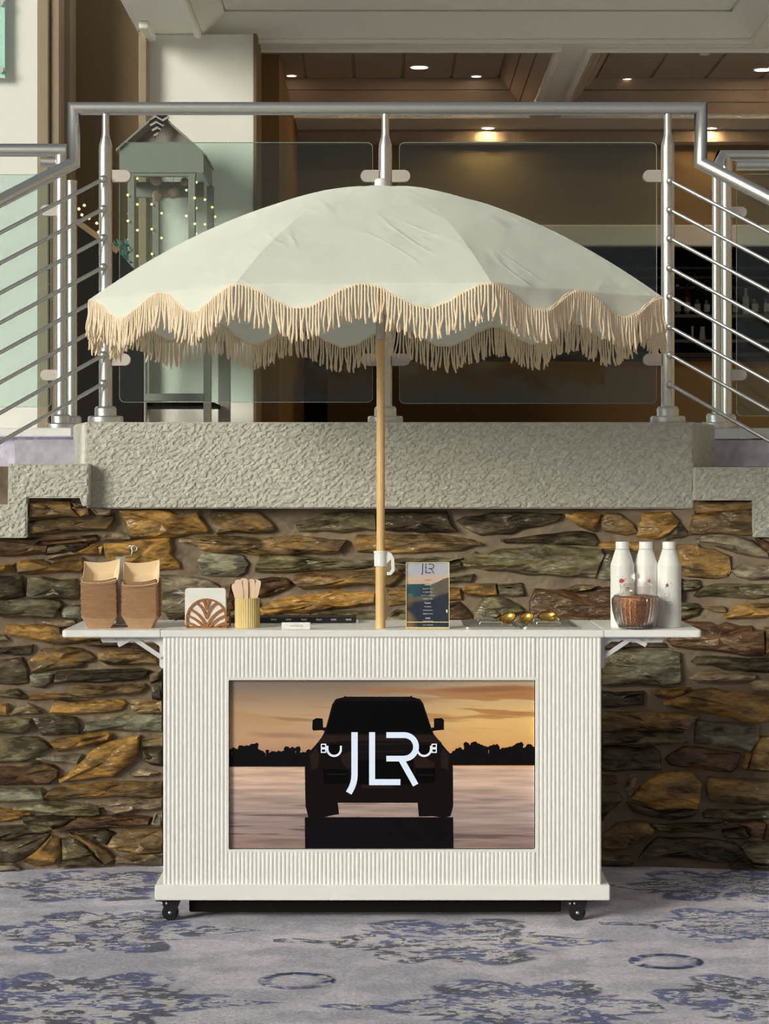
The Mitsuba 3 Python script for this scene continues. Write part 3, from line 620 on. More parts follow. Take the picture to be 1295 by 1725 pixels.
def bottle(px, h, r, m, lab, zb=None, neck=.42):
    X, zb = PX(px, YS), (z1s if zb is None else zb)
    t = thing('liquor_bottle', lab, 'bottle', 'bottles on the back bar')
    obj('body', lathe([(0, 0), (r, 0), (r, h*.55), (r*.9, h*.62), (r*neck, h*.72), (r*neck, h*.93), (0, h*.93)], 16, (X, YS, zb)), m, t, 40)
    obj('cap', lathe([(0, h*.93), (r*neck*1.15, h*.93), (r*neck*1.1, h), (0, h)], 12, (X, YS, zb)), 'm_b1' if m != 'm_b1' else PAPER, t, 40)
    a = np.linspace(-2.4, -.74, 9)
    P = np.array([[(X+1.03*r*math.cos(q), YS+1.03*r*math.sin(q), zb+h*z) for q in a] for z in (.12, .40)]); g = quadgrid(P)
    g.invert() if g.face_normals[4][1] > 0 else None
    obj('label', g, PAPER, t)
for i, (px, h, r, m, q) in enumerate([(1141, .26, .034, 'm_b1', 'white capped dark bottle nearest the railing post'), (1157, .27, .034, 'm_b2', 'red bottle with a round pale label'), (1174, .24, .034, 'm_b3', 'dark bottle left of the steel upright'), (1190, .23, .034, 'm_b1', 'dark bottle beside the steel upright'),
                                     (1238, .22, .03, 'm_b4', 'small green bottle seen through the right glass'), (1256, .25, .03, PAPER, 'white labelled bottle seen through the right glass'), (1271, .24, .036, 'm_b3', 'blue black bottle at the right of the shelf'), (1291, .25, .033, 'm_b2', 'brown bottle at the right photo edge')]):
    bottle(px, h, r, m, q+' on the bar shelf')
for px, q in ((1166, 'narrow'), (1183, 'wide')):
    t = thing('bar_glass', 'pale %s glass on the lower bar shelf' % ('tall' if q == 'narrow' else 'flared'), 'glass')
    r0 = .012 if q == 'narrow' else .03
    obj('bowl', lathe([(0, 0), (r0, 0), (r0*.7, .08), (r0*.62, .115), (0, .115)] if q != 'narrow' else [(0, .015), (.004, .015), (.010, .05), (.011, .12), (0, .12)], 14, (PX(px, YS), YS, z2s)), PAPER, t, 40)
    obj('foot', lathe([(0, 0), (r0*1.2, 0), (r0*1.2, .004), (.003, .008), (.003, .02), (0, .02)], 14, (PX(px, YS), YS, z2s)), PAPER, t, 40)
# ------------------------------------------------------------------ main railing on the ledge
RY = 1.14
rl = thing('railing', 'brushed steel railing with two glass panels and sloping bars on the ledge behind the umbrella', 'railing')
HZ = PZ(183, RY); TR = 11*(RY+DIST)/F
PXS = [PX(178, RY), PX(649, RY), PX(1124.5, RY)]
def post(X, Y, zb, zt, parent, r=.0243, neck=True, name='post'):
    z1 = zt-.125 if neck else zt
    prof = [(0, zb), (r, zb), (r, z1)]+([(r*.96, z1+.010), (r*.62, z1+.038), (r*.55, z1+.05), (r*.53, zt), (0, zt)] if neck else [(0, z1)])
    k = obj(name, lathe(prof, 28, (X, Y, 0)), STEEL, parent, 35)
    obj('base_flange', lathe([(0, zb), (.062, zb), (.064, zb+.004), (.064, zb+.02), (.060, zb+.025), (.040, zb+.025), (.040, zb+.052), (.034, zb+.060), (.0, zb+.060)], 32, (X, Y, 0)), STEEL, k, 30)
    return k
def clamp(X, Y, z, s, parent, w=.062):
    """D shaped glass clamp: flat against the post, round on the glass side (s = +1 to the right)."""
    h = .0215
    P = unary_union([sbox(0, -h, w-h, h), Point(w-h, 0).buffer(h, quad_segs=8)])
    if s < 0: P = affinity.scale(P, -1, 1, origin=(0, 0))
    m = prism(affinity.translate(P, X, z), Y-.014, Y+.014)
    return obj('glass_clamp', m, PLATE, parent)
for X in PXS: post(X, RY, LZ1, HZ-TR+.008, rl)
tz = PX(124, RY), PX(1180, RY)
A30 = math.radians(30)
def slope_pt(X0, z0, s, sg): return np.array([X0+sg*s*math.cos(A30), RY-s*math.sin(A30), z0-s*.55])
zc = PZ(275, RY)
obj('handrail', tube([slope_pt(tz[0], zc, 1.05, -1), slope_pt(tz[0], zc, 0, -1), (tz[0], RY, HZ), (tz[1], RY, HZ), slope_pt(tz[1], zc, 0, 1), slope_pt(tz[1], zc, 1.05, 1)], TR, 24), STEEL, rl, 32)
for s, X0, ys in ((-1, PXS[0], (302, 352, 401, 450, 499, 548, 598, 646)), (1, PXS[2], (305, 354, 402, 452, 500, 551, 598, 648))):
    Xb = X0+s*.004
    for y in ys:
        z = PZ(y, RY-.03)
        p0 = np.array([Xb, RY-.034, z])
        obj('ball_joint', ball(p0, .0145), STEEL, rl, True)
        p1 = p0+np.array([s*1.05*math.cos(A30), -1.05*math.sin(A30), -1.05*.55])
        obj('bar', cyl(p0, p1, .0072, 12), STEEL, rl, 40)
    pe = slope_pt(X0, 0, 1.05, s)
    obj('post', lathe([(0, .0), (.0243, .0), (.0243, 1.92), (0, 1.92)], 24, (pe[0], pe[1]-.03, 0)), STEEL, rl, 35)
def pane(x0, x1, z0, z1, Y, parent, r=.02, t=.010):
    P = sbox(x0, z0, x1, z1).buffer(-r).buffer(r, quad_segs=4)
    c = np.array(P.exterior.coords)[:-1]
    sh = trimesh.creation.extrude_polygon(P, .001, engine='earcut')
    V = np.array([(x, Y, z) for x, z in c]); ctr = np.array([[(x0+x1)/2, Y, (z0+z1)/2]])
    m = trimesh.Trimesh(np.vstack([V, ctr]), [(i, (i+1) % len(c), len(c)) for i in range(len(c))], process=False)
    k = obj('glass_panel', m, PANE, parent)
    obj('polished_edge', prism(P.difference(P.buffer(-.0015)), Y-t/2, Y+t/2), PANEEDGE, k)
    return k
pane(PX(201, RY), PX(628, RY), PZ(678, RY), PZ(240, RY), RY, rl)
pane(PX(672, RY), PX(1106, RY), PZ(680, RY), PZ(240, RY), RY, rl)
for y in (297, 606):
    clamp(PXS[0]+.024, RY, PZ(y, RY), 1, rl, .066); clamp(PXS[1]-.023, RY, PZ(y, RY), -1, rl, .066); clamp(PXS[1]+.023, RY, PZ(y, RY), 1, rl, .066); clamp(PXS[2]-.023, RY, PZ(y, RY), -1, rl, .066)
# rear railings on the upper floor
def rear(s, label):
    Y = 2.12
    k = thing('rear_railing', label, 'railing')
    if s < 0:
        hz = PZ(253, Y); r = 11*(Y+DIST)/F
        obj('handrail', tube([(-3.2, Y, hz+.0), (PX(112, Y), Y, hz)], r, 20), STEEL, k, 35)
        post(PX(103, Y), Y, FZ, hz-.02, k, .0225, False)
        post(PX(121, Y+.2), Y+.2, FZ, PZ(293, Y), k, .0225, False)
        obj('rail_bracket', tube([(PX(68, Y), Y+.02, PZ(272, Y)), (PX(103, Y), Y+.02, PZ(272, Y))], .021, 16), STEEL, k, 35)
        pane(-3.0, PX(86, Y), PZ(686, Y), PZ(294, Y), Y, k)
        for y in (355, 632): clamp(PX(97, Y), Y, PZ(y, Y), -1, k, .068)
        post(-2.4, Y, FZ, hz, k, .0225, False)
    else:
        hz = PZ(262, Y); r = 9*(Y+DIST)/F
        obj('handrail', tube([(PX(1199, Y)-.02, Y-.25, hz-.09), (PX(1215, Y), Y, hz), (3.2, Y, hz)], r, 20), STEEL, k, 35)
        obj('handrail', tube([(PX(1228, Y+.5), Y+.3, PZ(279, Y+.3)), (3.2, Y+.3, PZ(279, Y+.3))], r*.95, 20), STEEL, k, 35)
        post(PX(1206, Y-.12), Y-.12, FZ, PZ(296, Y), k, .0165, False)
        post(PX(1223, Y), Y, FZ, hz-.01, k, .0225, False)
        pane(PX(1240, Y), 3.0, PZ(701, Y), PZ(293, Y), Y, k)
        for y in (358, 632): clamp(PX(1229, Y), Y-.004, PZ(y, Y), 1, k, .066)
        post(2.6, Y, FZ, hz, k, .0225, False)
rear(-1, 'steel and glass railing standing on the upper floor at the left edge')
rear(1, 'steel and glass railing standing on the upper floor at the right edge')
sg = thing('glass_wall_sign', 'green glass plate held by steel standoffs on the white wall at upper left', 'sign')
obj('plate', bx(-2.9, PX(9, 6.74), 6.73, 6.745, PZ(132, 6.74), 5.8, .002), mat('m_aqua', (.48, .80, .68), .12, clearcoat=.6), sg)
for zz in (PZ(119, 6.74), PZ(6, 6.74)): obj('standoff', trimesh.creation.cylinder(.02, segment=[(PX(2, 6.74), 6.71, zz), (PX(2, 6.74), 6.8, zz)], sections=16), STEEL, sg, 35)

# ------------------------------------------------------------------ little roofed sweet cart on the upper floor
KY = 6.4
sc = thing('sweet_cart', 'grey wooden sweet cart with a gabled roof and fairy lights, behind the left glass panel', 'sweet cart')
kx = lambda p: PX(p, KY); kz = lambda p: PZ(p, KY)
KD = .62
def kp(name, m, mt=CARTGREY, **k): return obj(name, m, mt, sc, **k)
kp('fascia_board', prism(Polygon([(kx(202), kz(291)), (kx(343), kz(291)), (kx(343), kz(262)), (kx(326), kz(240)), (kx(218), kz(240)), (kx(202), kz(252))]), KY-.01, KY+.012))
kp('gable_board', prism(Polygon([(kx(216), kz(246)), (kx(328), kz(246)), (kx(271), kz(196))]), KY+.06, KY+.075))
a, b, c = (kx(196), kz(256)), (kx(268), kz(193)), (kx(347), kz(264))
for q, w in (((a, b), 'l'), ((b, c), 'r')):
    (x0, z0), (x1, z1) = q
    m = hull([(x, y, z+dz) for x, z in q for y in (KY-.03, KY+KD) for dz in (0, .014)])
    kp('roof_panel', m)
kp('side_board', hull([(x, y, z) for x in (kx(340), kx(344)) for y in (KY, KY+KD) for z in (kz(291), kz(264))]))
kp('side_board', hull([(x, y, z) for x in (kx(201), kx(205)) for y in (KY, KY+KD) for z in (kz(291), kz(258))]))
kp('cross_beam', bx(kx(212), kx(330), KY+.0, KY+.04, kz(297), kz(290), .003))
kp('cross_beam', bx(kx(212), kx(330), KY+KD-.06, KY+KD-.02, kz(312), kz(285), .003))
legs = [(215, 227, 0), (317, 329, 0), (240, 252, KD-.05), (336, 347, KD-.05)]
for p0, p1, dy in legs:
    w = .042; X = kx((p0+p1)/2)
    kp('post', bx(X-w/2, X+w/2, KY+dy, KY+dy+w, kz(560), kz(292), .004))
for p, dy in ((240, 0.), (349, 0.), (225, KD-.05), (366, KD-.05)):
    X = kx(p); w = .046 if dy == 0 else .075
    kp('leg', bx(X-w/2, X+w/2, KY+dy, KY+dy+.045, FZ, kz(560), .004))
kp('counter_board', bx(kx(200), kx(392), KY-.05, KY+KD+.05, kz(566), kz(552), .006))
kp('lower_rail', bx(kx(190), kx(343), KY-.01, KY+.03, kz(676), kz(663), .004))
kp('shelf', bx(kx(200), kx(360), KY+.04, KY+KD-.06, kz(684), kz(677), .003), DARK)
fl_ = thing('bunting_flag', 'striped chevron pennant hanging from the sweet cart gable', 'pennant')
tri = Polygon([(kx(252), kz(207)), (kx(268), kz(188)), (kx(287), kz(199)), (kx(262), kz(235))])
obj('cloth', prism(tri, KY-.045, KY-.040), mat('m_flag', (.42, .38, .33), .9), fl_)
for i in range(5):
    z = kz(193+i*9.5); x0, dx, dz = kx(250+i*1.5), (kx(262)-kx(250)), (kz(190)-kz(197))
    zig = LineString([(x0-dx, z), (x0, z-dz), (x0+dx, z), (x0+2*dx, z-dz), (x0+3*dx, z), (x0+4*dx, z-dz)]).buffer(.0085, cap_style=2, join_style=2)
    st = zig.intersection(tri)
    if st.area > 1e-5: obj('chevron_stripe', prism(st, KY-.048, KY-.045), 'm_black', fl_)
PINK = mat('m_lantern', (.52, .36, .30), .8)
for px, py, r, dy, q in ((263, 303, 10, .1, 'upper left'), (266, 330, 10, .16, 'lowest left'), (292, 324, 11, .2, 'lower middle'), (311, 306, 7, .3, 'upper right')):
    t = thing('paper_lantern', 'pinkish round paper lantern under the sweet cart roof, %s one' % q, 'paper lantern')
    Y = KY+.05+dy; R = r*(Y+DIST)/F; p = PT(px, py, Y)
    obj('shade', ball(p, R, 2), PINK, t, True)
    obj('cord', cyl(p+[0, 0, R*.9], (p[0], Y, PZ(288, Y)+.05), .0018, 6), PINK, t)
def bulbs(name, label, pts, r=.0078):
    t = thing(name, label, 'fairy lights', None)
    obj('wire', tube(pts, .0016, 5), CARTGREY if 'sweet cart' in label else DARK, t)
    obj('bulbs', cat_([ball(p, r, 1) for p in pts]), WHITEP, t, kind='stuff', emitter=lamp((1.25, .92, .17)))
for j, (p0, p1, dy) in enumerate(legs):
    X = kx((p0+p1)/2); rr = random.Random(j)
    pts = []
    for i in range(17):
        th = i*2.1+j; z = kz(300+i*14.5+j*5)
        sq = .034/max(abs(math.cos(th)), abs(math.sin(th)))
        pts.append((X+sq*math.cos(th), KY+dy+.021+sq*math.sin(th), z))
    bulbs('fairy_light_string', 'warm fairy lights wound round the %s post of the sweet cart' % ('front left', 'front right', 'rear left', 'rear right')[j], pts)
YP = 5.0
pw_ = thing('banister', 'dark slanted banister lit by a few warm fairy lights, between the left posts', 'banister')
obj('board', prism(Polygon([(PX(124, YP), PZ(470, YP)), (PX(124, YP), PZ(368, YP)), (PX(200, YP), PZ(425, YP)), (PX(240, YP), PZ(470, YP)), (PX(240, YP), FZ), (PX(124, YP), FZ)]), YP, YP+.06), DARK, pw_)
obj('capping', slab([(PX(122, YP), YP-.01, PZ(362, YP)), (PX(122, YP), YP+.08, PZ(362, YP)), (PX(202, YP), YP+.08, PZ(420, YP)), (PX(202, YP), YP-.01, PZ(420, YP))], .03), BROWN, pw_)
bulbs('fairy_light_string', 'warm fairy lights lying on the dark banister between the left posts', [PT(a, b, YP-.03) for a, b in ((133, 352), (142, 346), (138, 362), (150, 368), (163, 376), (166, 391))])
# potted foliage beside the sweet cart
pf = thing('potted_plant', 'bluish green foliage in a dark pot beside the sweet cart, seen through the left glass', 'plant')
YQ = 6.0
obj('pot', lathe([(0, FZ), (.09, FZ), (.12, PZ(505, YQ)), (.10, PZ(505, YQ)), (.0, PZ(512, YQ))], 20, (PX(205, YQ), YQ, 0)), DARK, pf, 30)
rr = random.Random(5); LV = []
for i in range(90):
    c = PT(205+rr.uniform(-12, 12), 505-rr.random()**.8*95, YQ)+[0, rr.uniform(-.07, .07), 0]
    d = np.array([rr.uniform(-1, 1), rr.uniform(-1, 1), rr.uniform(-.2, 1)]); d /= np.linalg.norm(d)
    s = np.cross(d, [rr.random(), rr.random(), .3]); s /= np.linalg.norm(s); L = rr.uniform(.03, .05)
    LV.append(trimesh.Trimesh([c-d*L*.1, c+d*L*.4+s*L*.3, c+d*L, c+d*L*.4-s*L*.3], [(0, 1, 2), (0, 2, 3)], process=False))
obj('foliage', cat_(LV), mat('m_leaf', (.05, .15, .12), .6), pf, kind='stuff')

# ------------------------------------------------------------------ parasol
UX, UY = PX(641, .08), .08
RIM, UR, UH = 1.911, .921, None
AP = PZ(317, UY); UH = AP-RIM
YAW = math.radians(-3.2)
um = thing('parasol', 'cream fabric parasol with scalloped edge and long fringe standing in the white cart', 'parasol')
def rib_dir(i):
    a = -math.pi/2-math.pi/8+i*math.pi/4+YAW
    return np.array([math.cos(a), math.sin(a)])
def rib_pt(i, s):
    d = rib_dir(i)
    return np.array([UX+d[0]*UR*s, UY+d[1]*UR*s, RIM+UH*(1-s**1.78)])
def lobe(t): return .066*(.5-.5*math.cos(4*math.pi*t))+.004
def edge_pt(i, t):
    p = rib_pt(i, 1)*(1-t)+rib_pt((i+1) % 8, 1)*t
    mid = (rib_dir(i)+rib_dir((i+1) % 8)); mid /= np.linalg.norm(mid)
    L = lobe(t)
    out = .16*L+.006*math.sin(t*23+i)*L/.066
    return p+np.array([mid[0]*out, mid[1]*out, -L]), mid
for i in range(8):
    NS, NT, NL = 22, 33, 7
    G = np.zeros((NS+NL, NT, 3))
    for a in range(NS):
        s = .02+.98*a/(NS-1)
        A, B = rib_pt(i, s), rib_pt((i+1) % 8, s)
        for b in range(NT):
            t = b/(NT-1)
            G[a, b] = A*(1-t)+B*t+np.array([0, 0, .012*math.sin(math.pi*t)*math.sin(math.pi*s)])
    for a in range(NL):
        f = (a+1)/NL
        for b in range(NT):
            t = b/(NT-1); e, mid = edge_pt(i, t)
            G[NS+a, b] = G[NS-1, b]*(1-f)+e*f
    w = (meshkit.fbm(G*[9, 9, 7], 3, i)-.5)*.009
    wt = np.clip(np.minimum(np.linspace(0, 1, NT), np.linspace(1, 0, NT))*6, 0, 1)[None, :]
    cdir = (rib_dir(i)+rib_dir((i+1) % 8)); cdir /= np.linalg.norm(cdir)
    G += (w*wt)[..., None]*np.array([cdir[0]*.6, cdir[1]*.6, .8])
    m = quadgrid(G)
    if (m.face_normals[NT*2]@[0, 0, 1]) < 0: m.invert()
    obj('canopy_panel', m, FABRIC, um, True)
# braid and fringe along the scallops
cords, braid = [], []
rr = random.Random(11)
for i in range(8):
    ts = np.linspace(0, 1, 700); pts = np.array([edge_pt(i, t)[0] for t in ts])
    ln = np.r_[0, np.cumsum(np.linalg.norm(np.diff(pts, axis=0), axis=1))]
    braid += [pts[k]+[0, 0, .002*math.sin(k*.9)] for k in range(0, 699, 8)]
    for l in np.arange(.003, ln[-1], .0092):
        t = float(np.interp(l+rr.uniform(-.001, .001), ln, ts)); p, mid = edge_pt(i, t)
        L = .088+rr.gauss(0, .005)+.012*(1-lobe(t)/.07)
        sway = np.array([rr.gauss(0, .006), rr.gauss(0, .006)]); curl = rr.gauss(0, .0022); ph = rr.uniform(0, 6)
        P = []
        for k in range(7):
            f = k/6
            q = p+np.array([mid[0]*(.0035+.002*f), mid[1]*(.0035+.002*f), -L*f])
            q[:2] += sway*f*f+np.array([math.sin(ph+f*7), math.cos(ph+f*6)])*curl*f
            P.append(q)
        cords.append(tube(P, [.0027, .0030, .0028, .0031, .0029, .0036, .0026], 5))
obj('fringe', cat_(cords), FRINGE, um, True, label='long cream corded fringe', kind='stuff')
obj('braid', tube(braid+[braid[0]], .0034, 6), FRINGE, um, True)
CTOP = .907
obj('pole', lathe([(0, .16), (.0158, .16), (.0158, PZ(955, UY)), (.0130, PZ(930, UY)), (.0130, PZ(570, UY)), (.0128, AP-.05), (0, AP-.05)], 24, (UX, UY, 0)), WOOD, um, 35)
obj('ferrule', lathe([(.0148, PZ(572, UY)), (.0150, PZ(571, UY)), (.0150, PZ(531, UY)), (.0130, PZ(530, UY))], 24, (UX, UY, 0)), PLATE, um, 35)
obj('pole_collar', lathe([(.0158, PZ(954, UY)), (.0205, PZ(954, UY)), (.0205, PZ(932, UY)), (.022, PZ(931, UY)), (.022, PZ(928, UY)), (.0130, PZ(928, UY))], 24, (UX, UY, 0)), WHITEP, um, 30)
lev = LineString([(UX+.016, PZ(931, UY)), (PX(657, UY), PZ(934, UY)), (PX(661, UY), PZ(942, UY)), (PX(662, UY), PZ(960, UY)), (PX(657, UY), PZ(966, UY)), (PX(651, UY), PZ(966, UY))]).buffer(.0052, cap_style=2, join_style=1)
fill = Polygon([(UX+.015, PZ(930, UY)), (PX(655, UY), PZ(931, UY)), (PX(660, UY), PZ(940, UY)), (PX(652, UY), PZ(949, UY)), (UX+.015, PZ(953, UY))])
obj('clamp_lever', prism(unary_union([lev, fill]), UY-.009, UY+.009), WHITEP, um)
obj('finial', lathe([(0, AP+.03), (.014, AP+.03), (.0185, AP+.026), (.0195, AP+.018), (.0195, AP-.002), (.030, AP-.010), (.06, AP-.02), (.0, AP-.022)], 24, (UX, UY, 0)), WHITEP, um, 40)
obj('runner', lathe([(.0135, RIM+.10), (.026, RIM+.10), (.026, RIM+.15), (.0135, RIM+.15)], 20, (UX, UY, 0)), WHITEP, um, 30)
for i in range(8):
    rb = obj('rib', tube([rib_pt(i, s)-[0, 0, .008] for s in np.linspace(.03, .985, 12)], .0028, 6), WHITEP, um, True)
    obj('strut', cyl((UX+rib_dir(i)[0]*.024, UY+rib_dir(i)[1]*.024, RIM+.13), rib_pt(i, .5)-[0, 0, .012], .0026, 6), WHITEP, rb)
# ------------------------------------------------------------------ serving cart
ct = thing('serving_cart', 'white fluted serving cart on black castors with a display in its front', 'cart')
x0, x1 = PX(275, 0), PX(1012.5, 0)
ZP0, ZP1, ZC0 = PZ(1517, -.02), PZ(1491, -.02), PZ(1074, -.012)
SX0, SX1, SZ0, SZ1 = PX(385, 0), PX(901.5, 0), PZ(1431, 0), PZ(1145.5, 0)
YB_ = .48
obj('side_panel', bx(x0, x0+.018, .004, YB_, ZP1-.002, ZC0, .002), WHITE, ct)
obj('side_panel', bx(x1-.018, x1, .004, YB_, ZP1-.002, ZC0, .002), WHITE, ct)
obj('back_panel', bx(x0+.018, x1-.018, YB_-.018, YB_, ZP1, ZC0), WHITE, ct)
NRIB = 107; PITCH = (x1-x0)/NRIB
def fluted(xa, xb, za, zb, open_top=False):
    """Half round reeds standing on a flat board, between xa and xb."""
    xs, ys = [], []
    i0, i1 = int(round((xa-x0)/PITCH)), int(round((xb-x0)/PITCH))
    for i in range(i0, i1):
        for u in (0.02, .1, .22, .36, .5, .64, .78, .9):
            xs.append(x0+(i+u)*PITCH); ys.append(-.0050*math.sqrt(max(0, 1-(2*u-1)**2)))
    xs.append(xb); ys.append(0); xs[0] = xa
    n = len(xs)
    P = np.array([[(x, y, z) for x, y in zip(xs, ys)] for z in (za, zb)])
    g = quadgrid(P)
    if g.face_normals[2][1] > 0: g.invert()
    capv, capf = [], []
    for z, s in ((za, 1), (zb, -1)):
        o = len(capv); capv += [(x, y, z) for x, y in zip(xs, ys)]+[(x, .006, z) for x in xs]
        for k in range(n-1): capf += [(o+k, o+k+1, o+n+k+1), (o+k, o+n+k+1, o+n+k)]
    cap = trimesh.Trimesh(capv, capf, process=False)
    return cat_([g, cap, bx(xa, xb, .004, .012, za, zb)])
for q in ((x0, SX0-.004, ZP1, ZC0), (SX1+.004, x1, ZP1, ZC0), (SX0-.004, SX1+.004, SZ1+.009, ZC0), (SX0-.004, SX1+.004, ZP1, SZ0-.007)):
    obj('fluted_panel', fluted(*q), WHITE, ct, smooth=40)
fr = sbox(SX0-.006, SZ0-.008, SX1+.006, SZ1+.010).difference(sbox(SX0, SZ0, SX1, SZ1).buffer(-.004).buffer(.004))
obj('screen_surround', prism(fr, -.0045, .03), WHITE, ct)
obj('plinth', bx(PX(260.5, -.02), PX(1027.5, -.02), -.02, YB_+.02, ZP0, ZP1, .003), WHITE, ct)
CX0, CX1 = PX(270, -.012), PX(1017.5, -.012)
obj('countertop', bx(CX0+.0008, CX1-.0008, -.012, .515, ZC0, CTOP, .003), WHITE, ct)
for s in (-1, 1):
    xe = PX(104, -.012) if s < 0 else PX(1182, -.012)
    xi = CX0 if s < 0 else CX1
    P = sbox(min(xe, xi), -.012, max(xe, xi), .515).buffer(-.012).buffer(.012, quad_segs=3)
    P = P.union(sbox(*( (xi-.05, -.012, xi-.0008, .515) if s < 0 else (xi+.0008, -.012, xi+.05, .515))))
    pts = np.array(P.exterior.coords)[:-1]; inn = np.array(P.buffer(-.003).exterior.coords)[:-1]
    lf = obj('folding_leaf', hull([(x, y, z) for x, y in pts for z in (ZC0+.003, CTOP-.003)]+[(x, y, z) for x, y in inn for z in (ZC0, CTOP)]), WHITE, ct)
    for yb in (.03, .43):
        X = lambda p: (PX(p, 0) if s < 0 else PX(1287-p, 0))
        k = obj('folding_bracket', prism(Polygon([(X(267), ZC0), (X(274.5), ZC0), (X(274.5), PZ(1127, 0)), (X(270), PZ(1127, 0)), (X(267), PZ(1123, 0))]), yb, yb+.016), BRACKET, ct)
        obj('bracket_arm', prism(Polygon([(X(167), ZC0), (X(168), PZ(1080, 0)), (X(171), PZ(1083.5, 0)), (X(222), PZ(1083.5, 0)), (X(224), PZ(1080, 0)), (X(267), PZ(1080, 0)), (X(267), ZC0)]).buffer(.0002), yb+.001, yb+.015), BRACKET, k)
        obj('bracket_plate', prism(Polygon([(X(240), ZC0), (X(267), ZC0), (X(267), PZ(1090, 0)), (X(256), PZ(1082, 0)), (X(241), PZ(1082, 0))]), yb+.002, yb+.014), BRACKET, k)
        obj('strut', prism(LineString([(X(271), PZ(1109, 0)), (X(221), PZ(1075.5, 0)), (X(197), PZ(1088, 0))]).buffer(.0068, cap_style=2, join_style=1), yb-.004, yb-.0005), BRACKET, k)
        for a, b in ((271, 1109), (206, 1079), (221, 1074), (191, 1078), (272.5, 1076)): obj('rivet', trimesh.creation.cylinder(.0028, segment=[(X(a), yb-.006, PZ(b, 0)), (X(a), yb-.001, PZ(b, 0))], sections=10), STEEL, k)
obj('chassis', bx(PX(318, .08), PX(945, .08), .09, .44, .018, ZP0-.0005, .004), DARK, ct)  # black box added under the plinth, stands in for the shade there
obj('underframe', cat_([bx(PX(345, .05), PX(935, .05), .03, .045, ZP0-.006, ZP0+.001, .001)]), BRACKET, ct)
for X, Y in ((PX(288, .05), .05), (PX(973, .05), .05), (PX(288, .05), .42), (PX(973, .05), .42)):
    s = 1 if X < 0 else -1
    k = obj('castor', prism(Polygon([(X-.03, ZP0), (X+.034, ZP0), (X+.030, ZP0-.012), (X+.012, .018), (X-.016, .018), (X-.020, .04), (X-.03, ZP0-.010)]), Y-.016, Y-.012).__add__(prism(Polygon([(X-.03, ZP0), (X+.034, ZP0), (X+.030, ZP0-.012), (X+.012, .018), (X-.016, .018), (X-.020, .04), (X-.03, ZP0-.010)]), Y+.012, Y+.016)), BLACK, ct)
    obj('wheel', lathe([(0, -.011), (.022, -.011), (.0255, -.007), (.0255, .007), (.022, .011), (0, .011)], 28).apply_transform(trimesh.transformations.rotation_matrix(math.pi/2, (1, 0, 0))).apply_translation((X-.002, Y, .0256)), BLACK, k, 40)
    obj('axle_bolt', ball((X-.002, Y-.017, .026), (.006, .003, .006), 1), STEEL, k, True)
    obj('brake_pedal', bx(X-.046, X-.008, Y-.022, Y+.022, ZP0-.012, ZP0-.006, .002), BLACK, k)
    obj('top_plate', bx(X-.036, X+.040, Y-.03, Y+.03, ZP0-.004, ZP0+.001, .001), mat('m_zinc', (.25, .23, .18), .4, metal=.6) if 'm_zinc' not in scene else 'm_zinc', k)
    for dx in (-.026, -.012): obj('nut', ball((X+dx, Y-.020, ZP0-.018), (.004, .003, .005), 1), STEEL, k, True)

# ------------------------------------------------------------------ display in the cart front
SY = .012
dp = thing('display_screen', 'display in the cart front showing a dark car at sunset under white letters', 'screen')
SW, SH = SX1-SX0, SZ1-SZ0
def screen_col(p, n, uv):
    u, v = (p.x-SX0)/SW, (SZ1-p.z)/SH
    st = fbm(u*5+2, v*26, 1, 4)
    top = mix(mi.Color3f(.24, .19, .165), mi.Color3f(.50, .38, .26), smoothstep(.35, .95, u))
    low = mix(mi.Color3f(.58, .32, .20), mi.Color3f(.74, .35, .12), smoothstep(.3, .95, u))
    mid = mix(mi.Color3f(.58, .38, .23), mi.Color3f(.84, .54, .21), smoothstep(.4, .9, u))
    s = mix(mix(top, mid, smoothstep(.0, .25, v)), low, smoothstep(.22, .50, v))
    s = mix(s, mi.Color3f(.40, .22, .17), smoothstep(.36, .46, v+.05*u)*.5*smoothstep(.5, .1, u))
    c1 = smoothstep(.5, .62, fbm(u*3.2+4, v*19-u*2.0, 3, 4))*smoothstep(.03, .06, v)*smoothstep(.34, .2, v)
    s = mix(s, mi.Color3f(.42, .17, .055), c1*(.25+.6*u))
    for a, b, hw, hh, q, cc in ((.86, .055, .26, .030, .05, (.30, .125, .06)), (.92, .09, .16, .016, .02, (.42, .19, .07)), (.84, .222, .20, .016, .03, (.46, .20, .065)), (.22, .235, .11, .018, -.10, (.34, .17, .105)), (.18, .33, .16, .030, -.04, (.40, .20, .15))):
        yy = v-b+q*(u-a)+.020*(noise(u*16, v*20, a*40)-.5)
        s = mix(s, mi.Color3f(cc), smoothstep(1.0, .25, dr.sqrt(dr.square((u-a)/hw)+dr.square(yy/hh)))*.75)
    w = mix(mi.Color3f(.74, .51, .40), mi.Color3f(.40, .30, .29), smoothstep(.50, .82, v))
    w = mix(w, mi.Color3f(.20, .115, .105), smoothstep(.84, 1., v+.05*st)*.55)
    w = w*(.52+.96*fbm(u*6, v*58, 2, 4))
    dk = smoothstep(.60, .72, fbm(u*3.5+9, v*45, 8, 3))*smoothstep(.62, .8, v)
    w = mix(w, mi.Color3f(.13, .085, .085), dk*.8)
    c = dr.select(v < .512, s, w)
    e = dr.minimum(dr.minimum(u*SW, (1-u)*SW), dr.minimum(v*SH, (1-v)*SH))
    return c
obj('housing', bx(SX0-.008, SX1+.008, SY+.001, SY+.045, SZ0-.008, SZ1+.008, .002), BLACK, dp)
q = quadgrid(np.array([[(x, SY, z) for x in (SX0+.002, SX1-.002)] for z in (SZ0+.002, SZ1-.002)])); q.invert() if q.face_normals[0][1] > 0 else None
